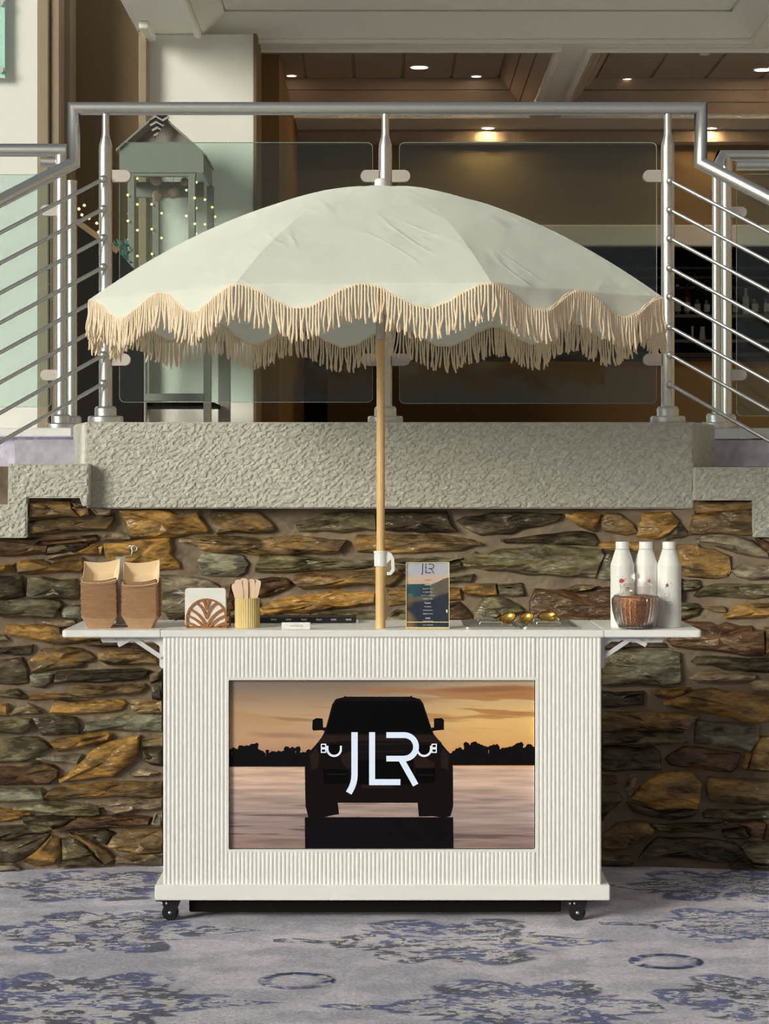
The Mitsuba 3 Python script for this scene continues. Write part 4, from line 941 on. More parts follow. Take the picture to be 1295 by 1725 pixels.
obj('picture', q, mat('m_screen', screen_col, .25, .3), dp, label='sunset sky over still water')
zs = 2.443
SPX = lambda a: PX(380+a/zs, 0); SPZ = lambda b: PZ(1130+b/zs, 0)
def layer(polys, col, lev, name, label=None, mname=None, **more):
    mname = mname or 'm_scr_'+name+str(lev)
    if mname not in scene: mat(mname, col, .4, .08)
    g = unary_union([Polygon([(SPX(a), SPZ(b)) for a, b in p]).buffer(0) if isinstance(p, (list, tuple)) else p for p in polys]).intersection(sbox(SX0+.002, SZ0+.002, SX1-.002, SZ1-.002))
    return obj(name, prism(g, SY-.0004*lev, SY-.0004*(lev-1)), mname, dp, label=label, **more)
rr = random.Random(4)
def trees(a0, a1, hb, seed, base=397):
    rr = random.Random(seed); x = a0+6; P = []
    while x < a1-4:
        r = rr.uniform(7, 17); y = hb(x)+r*.8+rr.uniform(-9, 9)
        P.append(Polygon([(SPX(x+r*.9*math.cos(t)), SPZ(y+r*(.9+.12*math.sin(5*t+x))*math.sin(t))) for t in np.linspace(0, 2*math.pi, 18)[:-1]]))
        P.append(Polygon([(SPX(x-r*.6), SPZ(y)), (SPX(x+r*.6), SPZ(y)), (SPX(x+r), SPZ(base)), (SPX(x-r), SPZ(base))])); x += rr.uniform(8, 15)
    P.append(Polygon([(SPX(a0), SPZ(base)), (SPX(a1), SPZ(base)), (SPX(a1), SPZ(base-44)), (SPX(a0), SPZ(base-44))]))
    return unary_union(P)
layer([trees(12, 345, lambda x: 318 if x < 90 else (304 if x < 130 else (330 if x < 240 else (316 if x < 300 else 330))), 1)], (.006, .005, .006), 1, 'picture_trees', 'dark tree line on the far shore')
layer([trees(915, 1278, lambda x: 335 if x < 950 else (320 if x < 980 else (300 if x < 1050 else (306 if x < 1120 else (318 if x < 1180 else (300 if x < 1215 else 310))))), 2, 391)], (.006, .005, .006), 1, 'picture_trees', 'dark tree line on the far shore')
body = [(340, 605), (328, 560), (325, 400), (335, 345), (365, 312), (388, 285), (402, 262), (415, 225), (438, 140), (452, 118), (484, 110), (492, 104), (496, 108), (758, 108), (764, 104), (770, 110), (800, 118), (812, 135), (842, 225), (856, 262), (870, 280), (895, 310), (925, 345), (935, 400), (936, 560), (925, 600), (900, 607), (850, 600), (795, 602), (790, 545), (460, 545), (466, 592), (430, 598), (400, 606)]
layer([body], (.008, .0055, .0055), 2, 'picture_car', 'dark off road car seen head on')
layer([[(357, 205), (372, 196), (398, 198), (401, 245), (360, 248), (356, 240)], [(398, 235), (412, 235), (412, 250), (398, 247)]], (.005, .004, .005), 2, 'picture_mirror')
layer([[(857, 198), (890, 196), (898, 205), (898, 244), (858, 248)], [(848, 235), (860, 235), (860, 248), (848, 250)]], (.005, .004, .005), 2, 'picture_mirror')
layer([[(325, 605), (936, 605), (938, 735), (326, 735)]], (.006, .005, .007), 1, 'picture_reflection', 'dark reflection of the car on the water')
layer([[(410, 258), (448, 140), (462, 126), (790, 126), (806, 140), (848, 258)]], (.002, .002, .003), 3, 'picture_windscreen')
layer([[(388, 283), (406, 266), (855, 266), (874, 284), (890, 300), (760, 290), (500, 290), (376, 300)], [(345, 350), (372, 318), (385, 345), (380, 400), (352, 410)], [(885, 345), (895, 318), (920, 350), (915, 410), (888, 400)], [(470, 350), (520, 330), (520, 400), (500, 405), (480, 380)], [(770, 340), (800, 350), (860, 380), (860, 402), (780, 400)], [(560, 485), (690, 485), (690, 460), (560, 445)]], (.022, .013, .012), 3, 'picture_bonnet', kind='stuff')
layer([[(400, 405), (505, 410), (505, 465), (405, 468)], [(780, 405), (862, 402), (860, 462), (782, 465)], [(520, 372), (770, 360), (770, 470), (520, 470)], [(388, 308), (478, 305), (478, 345), (390, 345)], [(790, 306), (872, 308), (870, 342), (790, 345)]], (.002, .0015, .002), 4, 'picture_grille', kind='stuff')
layer([[(520, 300), (770, 295), (770, 305), (520, 312)], [(540, 330), (740, 328), (740, 336), (540, 338)], [(415, 425), (500, 425), (500, 430), (415, 430)], [(790, 428), (855, 428), (855, 433), (790, 433)]], (.012, .010, .012), 5, 'picture_grille_bars', kind='stuff')
def arc(cx, cy, r, a0, a1, n=14): return [(cx+r*math.cos(math.radians(t)), cy+r*math.sin(math.radians(t))) for t in np.linspace(a0, a1, n)]
def stroke(pts, w, cap=2): return LineString([(SPX(a), SPZ(b)) for a, b in pts]).buffer(w/zs/2*DIST/F, cap_style=cap, join_style=2, mitre_limit=3)
lampg = []
for cx, s in ((446, -1), (817, 1)):
    lampg += [stroke([(cx-28, 310)]+arc(cx, 324, 28, 180, 0)+[(cx+28, 310)], 9)] if True else []
    bxs = 402 if s < 0 else 858
    for dy in (-11, 8): lampg.append(stroke([(bxs-9, 322+dy-7), (bxs+9, 322+dy-7), (bxs+9, 322+dy+7), (bxs-9, 322+dy+7), (bxs-9, 322+dy-8)], 5))
layer(lampg, (.1, .1, .1), 5, 'picture_headlamps', 'white ring headlamps', emitter=lamp((.40, .42, .45)))
def jlr(S):
    J = S([(530, 254), (530, 428), (529, 446), (525.5, 463), (520, 479), (513, 493), (506, 505)], 26)
    L = S([(602.5, 254), (602.5, 460), (719, 460)], 25)
    Rr = S([(661, 266), (735, 266)]+arc(735, 314.5, 48.5, -90, 90)[1:]+[(661, 363)], 24)
    Lg = S([(722, 365), (782, 472)], 25)
    return J, L, Rr, Lg
layer(list(jlr(stroke)), (.1, .1, .1), 6, 'lettering', 'large white capital letters across the car', emitter=lamp((.38, .43, .49)))

# ------------------------------------------------------------------ things on the counter
ZT_ = CTOP+.0006
ORD = ['lowest, first', 'second', 'third', 'fourth', 'fifth', 'sixth', 'seventh', 'eighth', 'ninth', 'tenth', 'eleventh', 'twelfth', 'thirteenth', 'fourteenth', 'fifteenth', 'sixteenth', 'seventeenth', 'eighteenth', 'nineteenth', 'twentieth', 'twenty first', 'twenty second']
# kraft trays: two nested stacks
def tray_mesh(w0, w1, d0, d1, h, rim=.0):
    """Folded paper tray: flat octagonal base, flared sides curved along the rim, open top; thin walled."""
    n = 9
    def ring(w, d, z, curve):
        P = []
        for (ax, ay), (bx_, by_) in (((-w, -d), (w, -d)), ((w, -d), (w, d)), ((w, d), (-w, d)), ((-w, d), (-w, -d))):
            for k in range(n):
                t = k/n; x, y = ax+(bx_-ax)*t, ay+(by_-ay)*t
                P.append((x*.5, y*.5, z+curve*(abs(2*t-1)**2-.5)))
        return P
    t = .0012
    rings = [ring(w0, d0, 0, 0), ring(w1-rim, d1-rim, h-.0006, .010), ring(w1, d1, h, .010), ring(w1-2*t-rim, d1-2*t-rim, h+.0004, .010), ring(w0-2*t, d0-2*t, t, 0)]
    N = 4*n; V = sum(rings, []); Fc = []
    for r in range(4):
        for j in range(N):
            k = (j+1) % N; Fc += [(r*N+j, r*N+k, (r+1)*N+k), (r*N+j, (r+1)*N+k, (r+1)*N+j)]
    o = len(V); V += [(0, 0, 0), (0, 0, t)]
    for j in range(N):
        k = (j+1) % N; Fc += [(o, k, j), (o+1, 4*N+j, 4*N+k)]
    return trimesh.Trimesh(V, Fc, process=False)
def kraft_col(p, n, uv):
    return mi.Color3f(.47, .295, .17)*(.86+.28*fbm(p.x*90, p.y*90, p.z*90, 2))
mat('m_kraft2', kraft_col, .8, .2)  # darker kraft: shading between the stacked rims put into the colour
TRAY = mikit.ply(tray_mesh(.070, .1135, .070, .112, .036, .004), 'm_kraft2', smooth=25)
for s, (pxa, pxb, ztop, nm, tilt, yaw) in enumerate(((138.5, 197, 1040, 'left', 33, 5), (207, 269.5, 1040, 'right', 38, -3))):
    X = PX((pxa+pxb)/2, .115); Y = .115; n = 22
    zt = PZ(976 if s == 0 else 978, .06)-.036
    for i in range(n):
        f = i/(n-1); z = ZT_+.0002+(zt-ZT_)*f
        dx = -.0022*f*(1 if s == 0 else .2)+.0006*math.sin(i*2.3+s); dr_ = .8*math.sin(i*1.7+s)+yaw
        k = thing('paper_tray', 'brown kraft paper tray nested in the %s stack, %s from the bottom' % (nm, ORD[i]), 'paper tray', 'kraft trays in the %s stack' % nm)
        scene[k] = {**TRAY, 'to_world': T().translate([X+dx, Y, z]).rotate([0, 0, 1], dr_)}
    k = thing('paper_tray', 'open kraft paper tray tilted to the front on top of the %s stack' % nm, 'paper tray')
    m = tray_mesh(.070, .1135, .070, .112, .036)
    m.apply_transform(trimesh.transformations.rotation_matrix(math.radians(tilt), (1, 0, 0))); m.apply_transform(trimesh.transformations.rotation_matrix(math.radians(-4), (0, 1, 0)))
    m.apply_translation((X-.002+(.012 if s == 0 else .006), Y-.004, zt+.030))
    scene[k] = mikit.ply(m, KRAFTIN, smooth=25)
tr = thing('wire_rack', 'chrome rack with a curled wire finial behind the kraft tray stacks', 'rack')
XR_, YR_ = PX(203, .235), .235
obj('upright_plate', bx(XR_-.016, XR_+.016, YR_-.003, YR_+.003, ZT_, PZ(937, YR_), .002), STEEL, tr)
obj('foot', bx(XR_-.02, XR_+.10, YR_-.06, YR_+.06, ZT_, ZT_+.006, .002), STEEL, tr)
sp = [(PX(208, YR_)+.0, YR_, PZ(937, YR_)), (PX(221, YR_), YR_, PZ(936, YR_)), (PX(223, YR_), YR_, PZ(928, YR_))]
obj('finial_wire', tube(sp+[(PX(226, YR_)+.009*math.cos(t), YR_, PZ(924, YR_)+.009*math.sin(t)) for t in np.linspace(3.6, -3.0, 12)], .0022, 8), STEEL, tr, True)
obj('finial_wire', tube([(PX(223, YR_), YR_, PZ(929, YR_)), (PX(222, YR_), YR_, PZ(922, YR_)), (PX(219, YR_), YR_, PZ(919, YR_)), (PX(217, YR_), YR_, PZ(922, YR_))], .0022, 8), STEEL, tr, True)

# napkin holder and napkins
nh = thing('napkin_holder', 'arched brown wooden napkin holder with palm leaf cut-outs', 'napkin holder')
NW = mat('m_brown_wood', (.34, .135, .035), .5)
nz = 8.094; HX = lambda a: PX(300+a/nz, .09); HZ_ = lambda b: PZ(950+b/nz, .09)
arch = Polygon([(HX(105), HZ_(885))]+[(HX(385-280*math.cos(t)), HZ_(750-280*math.sin(t))) for t in np.linspace(0, math.pi, 24)]+[(HX(665), HZ_(885))])
ring = arch.difference(arch.buffer(-.0052)).union(sbox(HX(105), HZ_(888), HX(665), HZ_(868)))
ribs = []
for pts in ([(385, 610), (350, 500)], [(385, 735), (330, 610), (258, 540)], [(385, 868), (300, 720), (165, 620)], [(350, 868), (260, 775), (130, 705)], [(270, 870), (210, 830), (115, 798)]):
    for s in (1, -1):
        P = [(385+s*(a-385), b) for a, b in pts]
        if len(P) == 3:
            a, b, c = map(np.array, P); P = [tuple((1-t)**2*a+2*t*(1-t)*(2*b-(a+c)/2)+t*t*c) for t in np.linspace(0, 1, 8)]
        ribs.append(LineString([(HX(a), HZ_(b)) for a, b in P]).buffer(.0034, cap_style=1))
plate = unary_union([ring]+[r.intersection(arch) for r in ribs])
Yn = .085
obj('front_plate', prism(plate, Yn, Yn+.006), NW, nh)
obj('back_plate', prism(affinity.translate(plate, .0085, 0), Yn+.055, Yn+.061), NW, nh)
obj('base', bx(HX(110), HX(700), Yn+.006, Yn+.055, ZT_, ZT_+.005, .001), NW, nh)
NAP = mat('m_napkin', (.84, .84, .82), .9, .1)
for i in range(12):
    yy = Yn+.0066+i*.0038; dx = .0006*math.sin(i*3.1); P = sbox(HX(92)+dx, ZT_+.0056, HX(645)+dx, HZ_(338+4*math.sin(i*2.))).buffer(-.008).buffer(.008, quad_segs=3)
    c = np.array(P.exterior.coords)[:-1]
    k = thing('napkin', 'white paper napkin standing in the arched wooden holder, %s from the front' % ORD[i].replace('lowest, ', ''), 'napkin', 'white napkins in the holder')
    scene[k] = mikit.ply(prism(P, yy, yy+.0028), NAP)

# stick pot
cp = thing('stick_pot', 'fluted yellow bamboo pot holding wooden spoons', 'pot')
XC, YC_ = PX(416.5, .11), .11
RC = 21*(YC_+DIST)/F; HC = PZ(1007, YC_)-ZT_
def pot_col(p, n, uv): return mix(mi.Color3f(.60, .43, .15), mi.Color3f(.74, .60, .28), noise(dr.atan2(p.y-YC_, p.x-XC)*9, 0, 0))
th = np.linspace(0, 2*np.pi, 145)
rad = RC*(1-.035*np.abs(np.cos(th*18)))
P = np.array([[(XC+r*math.cos(t), YC_+r*math.sin(t), z) for t, r in zip(th, rad)] for z in (ZT_, ZT_+HC)])
inn_ = np.array([[(XC+RC*.88*math.cos(t), YC_+RC*.88*math.sin(t), z) for t in th] for z in (ZT_+HC, ZT_+.006)])
g = quadgrid(np.concatenate([P, inn_])); 
obj('pot_body', cat_([g, lathe([(0, .001), (RC*.95, .001), (RC*.95, .006), (0, .006)], 32, (XC, YC_, ZT_))]), mat('m_pot', pot_col, .45), cp)
SPN = mat('m_spoon_wood', (.80, .60, .44), .7)
for i, (px, py, wpx, lean, yy) in enumerate([(393, 983, 9, -10, -.002), (400, 976, 12, -7, -.012), (409, 973.5, 11, -4, .004), (413, 974, 8, 4, -.010), (422, 976, 12, 0, .008), (424, 975, 11, 1, -.004), (432, 975.5, 10, 6, .004), (436, 977, 9, 10, -.006)]):
    Y = YC_+yy; xt, zt = PX(px, Y), PZ(py, Y); xb = XC+math.sin(math.radians(lean))*.012+(i-3.5)*.0014; zb = ZT_+.008
    d = np.array([xt-xb, zt-zb]); L = np.linalg.norm(d); d /= L; nn = np.array([-d[1], d[0]]); w = wpx*.5*(Y+DIST)/F
    prof = [(0, .45), (L*.45, .5), (L*.68, 1.0), (L-.012, 1.05), (L-.005, .85), (L-.001, .45)]
    pts = [np.array([xb, zb])+d*a+nn*w*b for a, b in prof]+[np.array([xb, zb])+d*a-nn*w*b for a, b in prof[::-1]]
    k = thing('wooden_spoon', 'pale wooden ice cream spoon in the bamboo pot, %s from the left' % ('first', 'second', 'third', 'fourth', 'fifth', 'sixth', 'seventh', 'eighth')[i], 'spoon', 'wooden spoons in the pot')
    scene[k] = mikit.ply(prism(Polygon(pts), Y, Y+.0016), SPN)

# dark topping rack along the back edge and little card
rk = thing('topping_rack', 'low black rack with glossy wells along the back edge of the counter', 'rack')
Yk = .34
obj('rack_body', bx(PX(385, Yk), PX(599, Yk), Yk, Yk+.14, ZT_, ZT_+.018, .003), BLACK, rk)
for p in (405, 431, 461, 486, 512, 537, 562, 587):
    obj('well', bx(PX(p-5, Yk), PX(p+5, Yk), Yk-.002, Yk+.004, ZT_+.008, ZT_+.014, .001), mat('m_well', (.25, .30, .36), .2) if 'm_well' not in scene else 'm_well', rk)  # blue-grey blocks painted as the bluish highlights on the black rack
obj('side_block', bx(PX(599.3, Yk), PX(604, Yk), Yk, Yk+.03, ZT_, ZT_+.012, .002), STEEL, rk)
cd = thing('tent_card', 'tiny white tent card with grey script standing on the counter edge', 'card')
Yd = .02; cdx0, cdx1 = PX(474, Yd), PX(522, Yd); zt = PZ(1049, Yd)
obj('card', cat_([slab([(cdx0, Yd, ZT_), (cdx1, Yd, ZT_), (cdx1, Yd+.012, zt), (cdx0, Yd+.012, zt)], .0008), slab([(cdx0, Yd+.026, ZT_), (cdx1, Yd+.026, ZT_), (cdx1, Yd+.0125, zt), (cdx0, Yd+.0125, zt)], .0008)]), mat('m_card', (.86, .84, .83), .6), cd)
INKG = mat('m_ink_grey', (.42, .40, .40), .7)
pts = [(PX(487+i*1.0, Yd), ZT_+.010+.0017*math.sin(i*1.9)+.0006*math.sin(i*5.1)) for i in range(24)]
obj('script', prism(LineString(pts).buffer(.00045), Yd+.0020, Yd+.0042).apply_translation((0, .001, 0)), INKG, cd)
obj('script', prism(sbox(PX(496, Yd), ZT_+.0150, PX(501, Yd), ZT_+.0158), Yd+.0055, Yd+.0075), INKG, cd)

# menu stand
mn = thing('menu_stand', 'clear acrylic menu holder with gold edges listing toppings and sauces, right of the parasol pole', 'menu')
Ym = .045; mx0, mx1 = PX(683.5, Ym), PX(757, Ym); mz1 = PZ(947, Ym)
def menu_col(p, n, uv):
    u, v = (p.x-mx0)/(mx1-mx0), (mz1-p.z)/(mz1-ZT_)
    s = mix(mi.Color3f(.50, .52, .60), mi.Color3f(.66, .50, .39), smoothstep(.16, .27, v+.03*u))
    hill = mi.Color3f(.135, .115, .085)*(.8+.4*fbm(u*9, v*9, 0, 3))
    c = dr.select(v > .33-.10*smoothstep(.55, 1., u), hill, s)
    teal = mix(mi.Color3f(.01, .075, .10), mi.Color3f(.02, .17, .20), smoothstep(.5, .7, noise(u*9, v*14)))
    navy = mi.Color3f(.012, .02, .045)*(.6+.8*fbm(u*8, v*8, 3, 3))
    car = (v > .335-.02*u) & (v < .52) & (u < .55)
    c = dr.select(car, mix(teal, navy, smoothstep(.2, .55, u)), c)
    body_ = smoothstep(.50, .56, v-.08*(1-u)+.07*smoothstep(.45, .9, u)*1.)
    c = mix(c, navy, body_)
    tanc = smoothstep(.0, .10, v-.66-u*.55)*smoothstep(.32, .05, u)
    c = mix(c, mi.Color3f(.26, .155, .06), tanc*.9)
    fo = smoothstep(.45, .52, v)*smoothstep(.22, .02, u)*smoothstep(.72, .6, v)
    return mix(c, mi.Color3f(.16, .135, .07), fo*.8)
q = quadgrid(np.array([[(x, Ym, z) for x in (mx0+.002, mx1-.002)] for z in (ZT_+.006, mz1-.002)])); q.invert() if q.face_normals[0][1] > 0 else None
obj('printed_sheet', cat_([q, q.copy().apply_translation((0, .0008, 0))]), mat('m_menu', menu_col, .3, .4), mn)
P = sbox(mx0, ZT_+.003, mx1, mz1); q2 = quadgrid(np.array([[(x, Ym-.003, z) for x in (mx0, mx1)] for z in (ZT_+.003, mz1)]))
obj('acrylic_cover', q2, CLEAR, mn)
EDGE = mat('m_gold_edge', (.72, .62, .30), .2, .6)
obj('gold_edge', prism(P.difference(P.buffer(-.0022)), Ym-.004, Ym+.003), EDGE, mn)
obj('foot', bx(mx0, mx1, Ym-.004, Ym+.06, ZT_, ZT_+.003, .0008), EDGE, mn)
obj('foot_lip', bx(mx0+.002, mx1-.002, Ym-.0048, Ym-.0036, PZ(1048.5, Ym), PZ(1047, Ym)), EDGE, mn)
mzx, msc = 1242/90, 1242/90
MX = lambda a: PX(675+a/mzx, Ym); MZ = lambda b: PZ(940+b/mzx, Ym)
INK = mat('m_ink_navy', (.035, .03, .085), .6); TXT = mat('m_text_white', (.85, .85, .85), .6)
def mstroke(pts, w): 
    f = lambda a, b: (MX(475+(a-500)*1.02), MZ(130+(b-254)*1.04))
    return LineString([f(a, b) for a, b in pts]).buffer(.0012, cap_style=2, join_style=2)
obj('logo_lettering', prism(unary_union(list(jlr(mstroke))), Ym-.0012, Ym-.0003), INK, mn)
for s, zb, h, bold in (('MENU', 530, .0052, False), ('Toppings', 632, .0036, True), ('Brownie Pieces', 725, .0031, False), ('Caramel Fudge', 802, .0031, False), ('Crushed Lotus Biscuit', 882, .0031, False), ('Whipped Cream', 960, .0031, False), ('Sauces', 1058, .0040, True), ('Strawberry', 1142, .0031, False), ('Milk Chocolate', 1224, .0031, False), ('Salted Caramel', 1305, .0031, False), ('Extras', 1412, .0040, True), ('Flaked Almonds', 1474, .0031, False), ('Summer Berries', 1566, .0030, False)):
    text(s, h, MX(628), Ym-.0004, MZ(zb), TXT if s != 'MENU' else mat('m_ink_pink', (.60, .47, .38), .7), mn, bold=bold)
obj('mirror_glint', prism(Polygon([(MX(1045), MZ(1205)), (MX(1085), MZ(1195)), (MX(1088), MZ(1270)), (MX(1060), MZ(1275))]), Ym-.0010, Ym-.0003), TXT, mn)

# steel pans with gold scoops
for i, (pa, pb) in enumerate(((783, 876), (880, 975))):
    t = thing('steel_pan', 'shallow stainless pan set in the counter, %s of the pair' % ('left' if i == 0 else 'right'), 'pan')
    Ya, Yb2 = .03, .40; xa, xb = PX(pa, Ya), PX(pb, Ya)
    ro = sbox(xa, Ya, xb, Yb2).buffer(-.012).buffer(.012, quad_segs=4); ri = ro.buffer(-.010)
    obj('rim', prism_z(ro.difference(ri), ZT_, ZT_+.006), STEEL, t)
    lid = hull([(x, y, ZT_+.001) for x, y in np.array(ri.exterior.coords)]+[(x, y, ZT_+.010) for x, y in np.array(ri.buffer(-.012).exterior.coords)])
    obj('lid', lid, STEEL, t)
    for yy in (.12, .27): obj('handle', tube([(xa+.05, yy, ZT_+.010), (xa+.052, yy, ZT_+.016), (xb-.052, yy, ZT_+.016), (xb-.05, yy, ZT_+.010)], .0028, 8), STEEL, t, True)
def scoop(px, py, Y, rx, rot, lab, tail):
    t = thing('gold_scoop', lab, 'scoop', 'gold scoops on the pans')
    c = PT(px, py, Y); h = trimesh.creation.icosphere(subdivisions=3, radius=1.0)
    h = trimesh.intersections.slice_mesh_plane(h, (0, 0, -1), (0, 0, .15))
    o = h.copy(); o.vertices = o.vertices*.93; o.invert(); h = cat_([h, o])
    h.vertices = h.vertices*np.array([rx*.9, .022, .014])
    M = trimesh.transformations.euler_matrix(math.radians(38), math.radians(rot), 0); h.apply_transform(M); h.apply_translation(c)
    obj('bowl', h, GOLD, t, True)
    obj('handle', tube([c+M[:3, :3]@np.array([-rx*.95*np.sign(tail[0]-px) *-1, 0, .002]), (c+PT(*tail, Y-.03))/2+[0, 0, .006], PT(*tail, Y-.03)], [.003, .0034, .004], 8), GOLD, t, True)
scoop(855, 1040, .16, .030, -18, 'gold scoop lying left on the steel pans', (832, 1046))
scoop(887, 1040, .14, .026, -24, 'gold scoop in the middle, handle pointing to the front', (872, 1050))
scoop(922, 1038, .17, .034, -4, 'gold scoop lying right on the steel pans', (943, 1044))
tg = thing('serving_spoon', 'small silver spoon lying across the front of the pans', 'spoon')
obj('handle', tube([PT(868, 1047, .10)+[0, 0, .0], PT(880, 1055, .045)], [.002, .0032], 8), STEEL, tg, True)
obj('bowl', ball(PT(889, 1056, .05), (.014, .012, .005), 2), STEEL, tg, True)
pbn = thing('plastic_cap', 'small white cap lying behind the right gold scoop', 'cap')
obj('cap', lathe([(0, 0), (.012, 0), (.010, .012), (0, .014)], 18, (PX(937, .2), .2, ZT_+.012)), WHITEP, pbn, 40)

# white sauce bottles
BP = mat('m_bottle', (.80, .80, .78), .35)
ST = {'star': (.22, .055, .022), 'red': (.42, .05, .03), 'pink': (.75, .25, .25)}
for k_, v_ in ST.items(): mat('m_ink_'+k_, v_, .6)
INKB = mat('m_ink_brown', (.20, .13, .09), .7)
def splat(cx, cz_, r, n, seed, rng=.45):
    rr = random.Random(seed); P = []
    for i in range(2*n):
        a = i*math.pi/n+.3; R = r*(1 if i % 2 == 0 else rng)*rr.uniform(.9, 1.1); P.append((cx+R*math.cos(a), cz_+R*math.sin(a)))
    return unary_union([Polygon(P)]+[Point(cx+r*q*math.cos(a), cz_+r*q*math.sin(a)).buffer(r*s) for q, a, s in ((1.5, .5, .14), (1.6, 1.4, .1), (1.45, 2.2, .09), (1.5, -.4, .12), (1.5, -1.9, .13), (1.7, .1, .1))])
def wrap(poly, X, Y, R):
    m = prism(poly, 0, .0006); m = m.subdivide_to_size(.006) if hasattr(m, 'subdivide_to_size') else m
    v = m.vertices; a = (v[:, 0]-X)/R
    m.vertices = np.stack([X+(R+.0009-v[:, 1])*np.sin(a), Y-(R+.0009-v[:, 1])*np.cos(a), v[:, 2]], -1); return m
for i, (px, Y, cap, lab) in enumerate(((1048, .13, 'red', 'left'), (1087.5, .15, 'pink', 'middle'), (1127, .13, 'star', 'right'))):
    X = PX(px, Y); R = 20*(Y+DIST)/F; h = PZ(913, Y)-CTOP; zs_ = PZ(951, Y)-CTOP; zn = PZ(925.5, Y)-CTOP
    t = thing('sauce_bottle', 'white sauce bottle with a %s, %s of the three' % ({'red': 'red splash print partly behind the jar', 'pink': 'pink print mostly hidden by the jar', 'star': 'brown star splash and small lettering'}[cap], lab), 'bottle', None)
    rn = 11.3*(Y+DIST)/F
    obj('body', lathe([(0, 0), (R*.94, 0), (R, .005), (R, zs_-.006), (R*.985, zs_), (rn*1.02, zn), (0, zn)], 40, (X, Y, ZT_)), BP, t, 25)
    obj('cap', lathe([(0, zn+.0012), (rn*1.0, zn+.0012), (rn*1.0, h-.002), (rn*.95, h), (0, h)], 36, (X, Y, ZT_)), WHITEP, t, 30)
    cxl = X-.006 if i != 1 else X+.012
    if i == 0: P = Point(PX(1046, Y-.04)-.0, PZ(889, Y)).buffer(.001); P = splat(X-.006, PZ(978, Y), .009, 9, 2, .75)
    elif i == 1: P = splat(X+.006, PZ(978, Y), .007, 8, 3, .5)
    else: P = splat(X-.011, PZ(985, Y), .0088, 5, 4, .42)
    obj('splash_print', wrap(P, X, Y, R), 'm_ink_'+cap, t)
    fr_ = sbox(X-.019, PZ(1005, Y), X-.004, PZ(999, Y)); obj('print_frame', wrap(fr_.difference(fr_.buffer(-.0005)), X, Y, R), INKB, t)
    for s_, zz, hh in (('SALTED' if i == 0 else ('STRAWBERRY' if i == 1 else 'DARK MILK'), 1014, .0030), ('CARAMEL' if i == 0 else ('SAUCE' if i == 1 else 'CHOCOLATE'), 1019, .0030)):
        tm = meshkit.text_mesh(s_, hh, .0006, False); v = tm.vertices.copy(); 
        tm.vertices = np.stack([X-.0195+v[:, 0], .0006-v[:, 2], PZ(zz, Y)+v[:, 1]], -1)
        a = (tm.vertices[:, 0]-X)/R; vv = tm.vertices; tm.vertices = np.stack([X+(R+.0009-vv[:, 1])*np.sin(a), Y-(R+.0009-vv[:, 1])*np.cos(a), vv[:, 2]], -1)
        obj('lettering', tm, INKB, t)
    for zz, w in ((1023, .018), (1026, .012), (1030, .016)):
        obj('print_line', wrap(sbox(X-.019, PZ(zz, Y)-.0003, X-.019+w, PZ(zz, Y)+.0003), X, Y, R), INKB, t)

# ribbed glass jar of caramel crumbs
jr = thing('glass_jar', 'ribbed glass jar with a knobbed lid holding caramel crumbs', 'jar')
XJ, YJ = PX(1070.5, .05), .05
pxr = (YJ+DIST)/F
def ribbed(prof, amp, n=28, seg=168):
    P = []
    for r, z, a in prof: P.append([(XJ+(r*(1+amp*a*math.cos(n*t)))*math.cos(t), YJ+(r*(1+amp*a*math.cos(n*t)))*math.sin(t), ZT_+z) for t in np.linspace(0, 2*np.pi, seg+1)])
    return quadgrid(np.array(P))
zj = lambda p: PZ(p, YJ)-ZT_
outer = [(.0005, 0, 0), (24*pxr, 0, 0), (28*pxr, .003, .2), (33*pxr, zj(1045), 1), (37.5*pxr, zj(1028), 1), (39*pxr, zj(1014), 1), (38.5*pxr, zj(1008), 1), (36*pxr, zj(1003), .6), (31*pxr, zj(999), .1), (27*pxr, zj(997), 0), (26.5*pxr, zj(989), 0)]
inner = [(24.6*pxr, zj(989), 0), (25*pxr, zj(997), 0), (30*pxr, zj(1001), 0), (35.6*pxr, zj(1009), 0), (36.2*pxr, zj(1014), 0), (34.8*pxr, zj(1028), 0), (30.5*pxr, zj(1045), 0), (26*pxr, .006, 0), (.0005, .005, 0)]
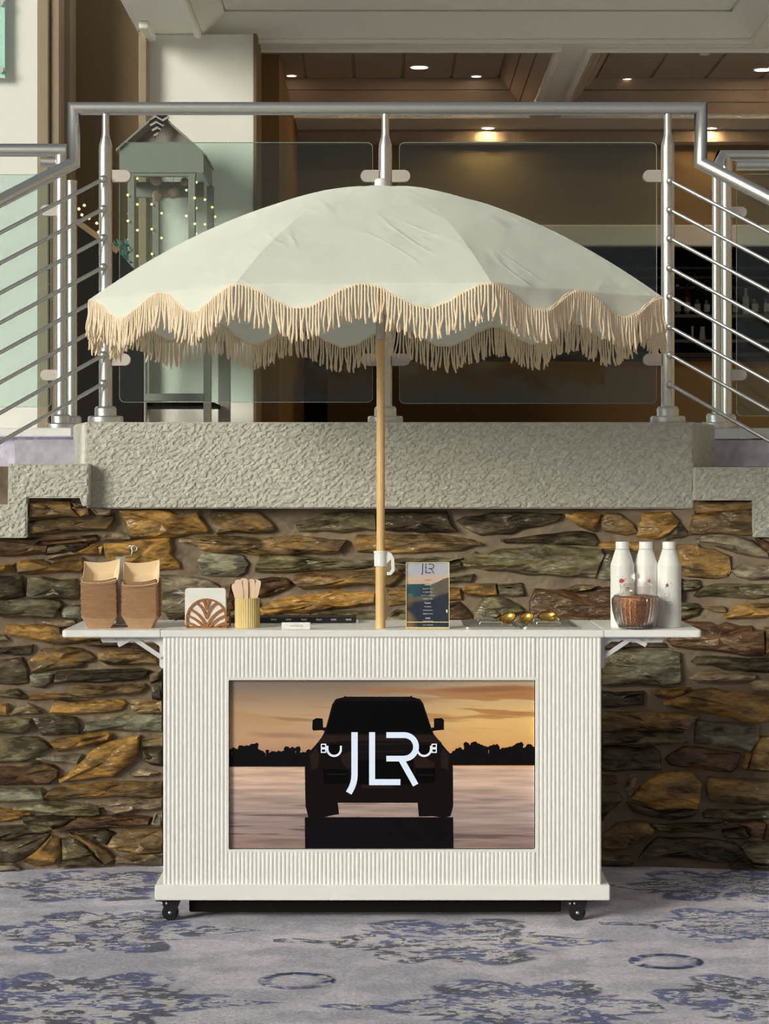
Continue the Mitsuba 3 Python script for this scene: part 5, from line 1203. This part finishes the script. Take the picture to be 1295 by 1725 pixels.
body = [q for q in outer if q[1] <= zj(1003)+1e-6]+[(34.6*pxr, zj(1003.6), .3)]+[q for q in inner if q[1] <= zj(1009)+1e-6]
m = ribbed(body, .05); tm_ = trimesh.Trimesh(m.vertices, m.faces, process=True)
if tm_.volume < 0: m.invert()
obj('jar_body', m, GLASS, jr, True)
obj('jar_neck', ribbed([(36*pxr, zj(1003), .3), (31*pxr, zj(999), .1), (27.5*pxr, zj(997), 0), (26.5*pxr, zj(994), 0), (26.8*pxr, zj(990), 0)], .05), CLEAR, jr, True)
obj('jar_rim', lathe([(25*pxr, zj(990)), (27.2*pxr, zj(990)), (27.2*pxr, zj(988.4)), (25*pxr, zj(988.4)), (25*pxr, zj(990))], 40, (XJ, YJ, ZT_)), CLEAR, jr, 40)
obj('lid', lathe([(.0, zj(988.2)), (27*pxr, zj(988.2)), (29*pxr, zj(987)), (28*pxr, zj(984)), (20*pxr, zj(980)), (8*pxr, zj(978.5)), (4*pxr, zj(976.8)), (0, zj(976.6))], 40, (XJ, YJ, ZT_)), CLEAR, jr, 50)
obj('knob', ball((XJ, YJ, ZT_+zj(970.8)), (8.2*pxr, 8.2*pxr, 5.6*pxr), 3), GLASS, jr+'__lid', True)
def crumb_col(p, n, uv): return mix(mi.Color3f(.30, .10, .028), mi.Color3f(.56, .26, .095), smoothstep(.35, .65, noise(p.x*380, p.y*380, p.z*380)))
mat('m_crumb', crumb_col, .8)
cr = thing('caramel_crumbs', 'orange brown caramel crumbs filling the glass jar', 'crumbs')
prof = [(0, .0065), (25*pxr, .0068), (29.8*pxr, zj(1045)), (34.2*pxr, zj(1028)), (35.4*pxr, zj(1014)), (34.5*pxr, zj(1007)), (20*pxr, zj(1004.5)), (0, zj(1004))]
m = lathe(prof, 60, (XJ, YJ, ZT_)).subdivide().subdivide()
m.vertices += m.vertex_normals*((meshkit.noise(m.vertices*300)-.7)*.0012)[:, None]
scene[cr] = mikit.ply(m, 'm_crumb', smooth=True); labels[cr]['kind'] = 'stuff'
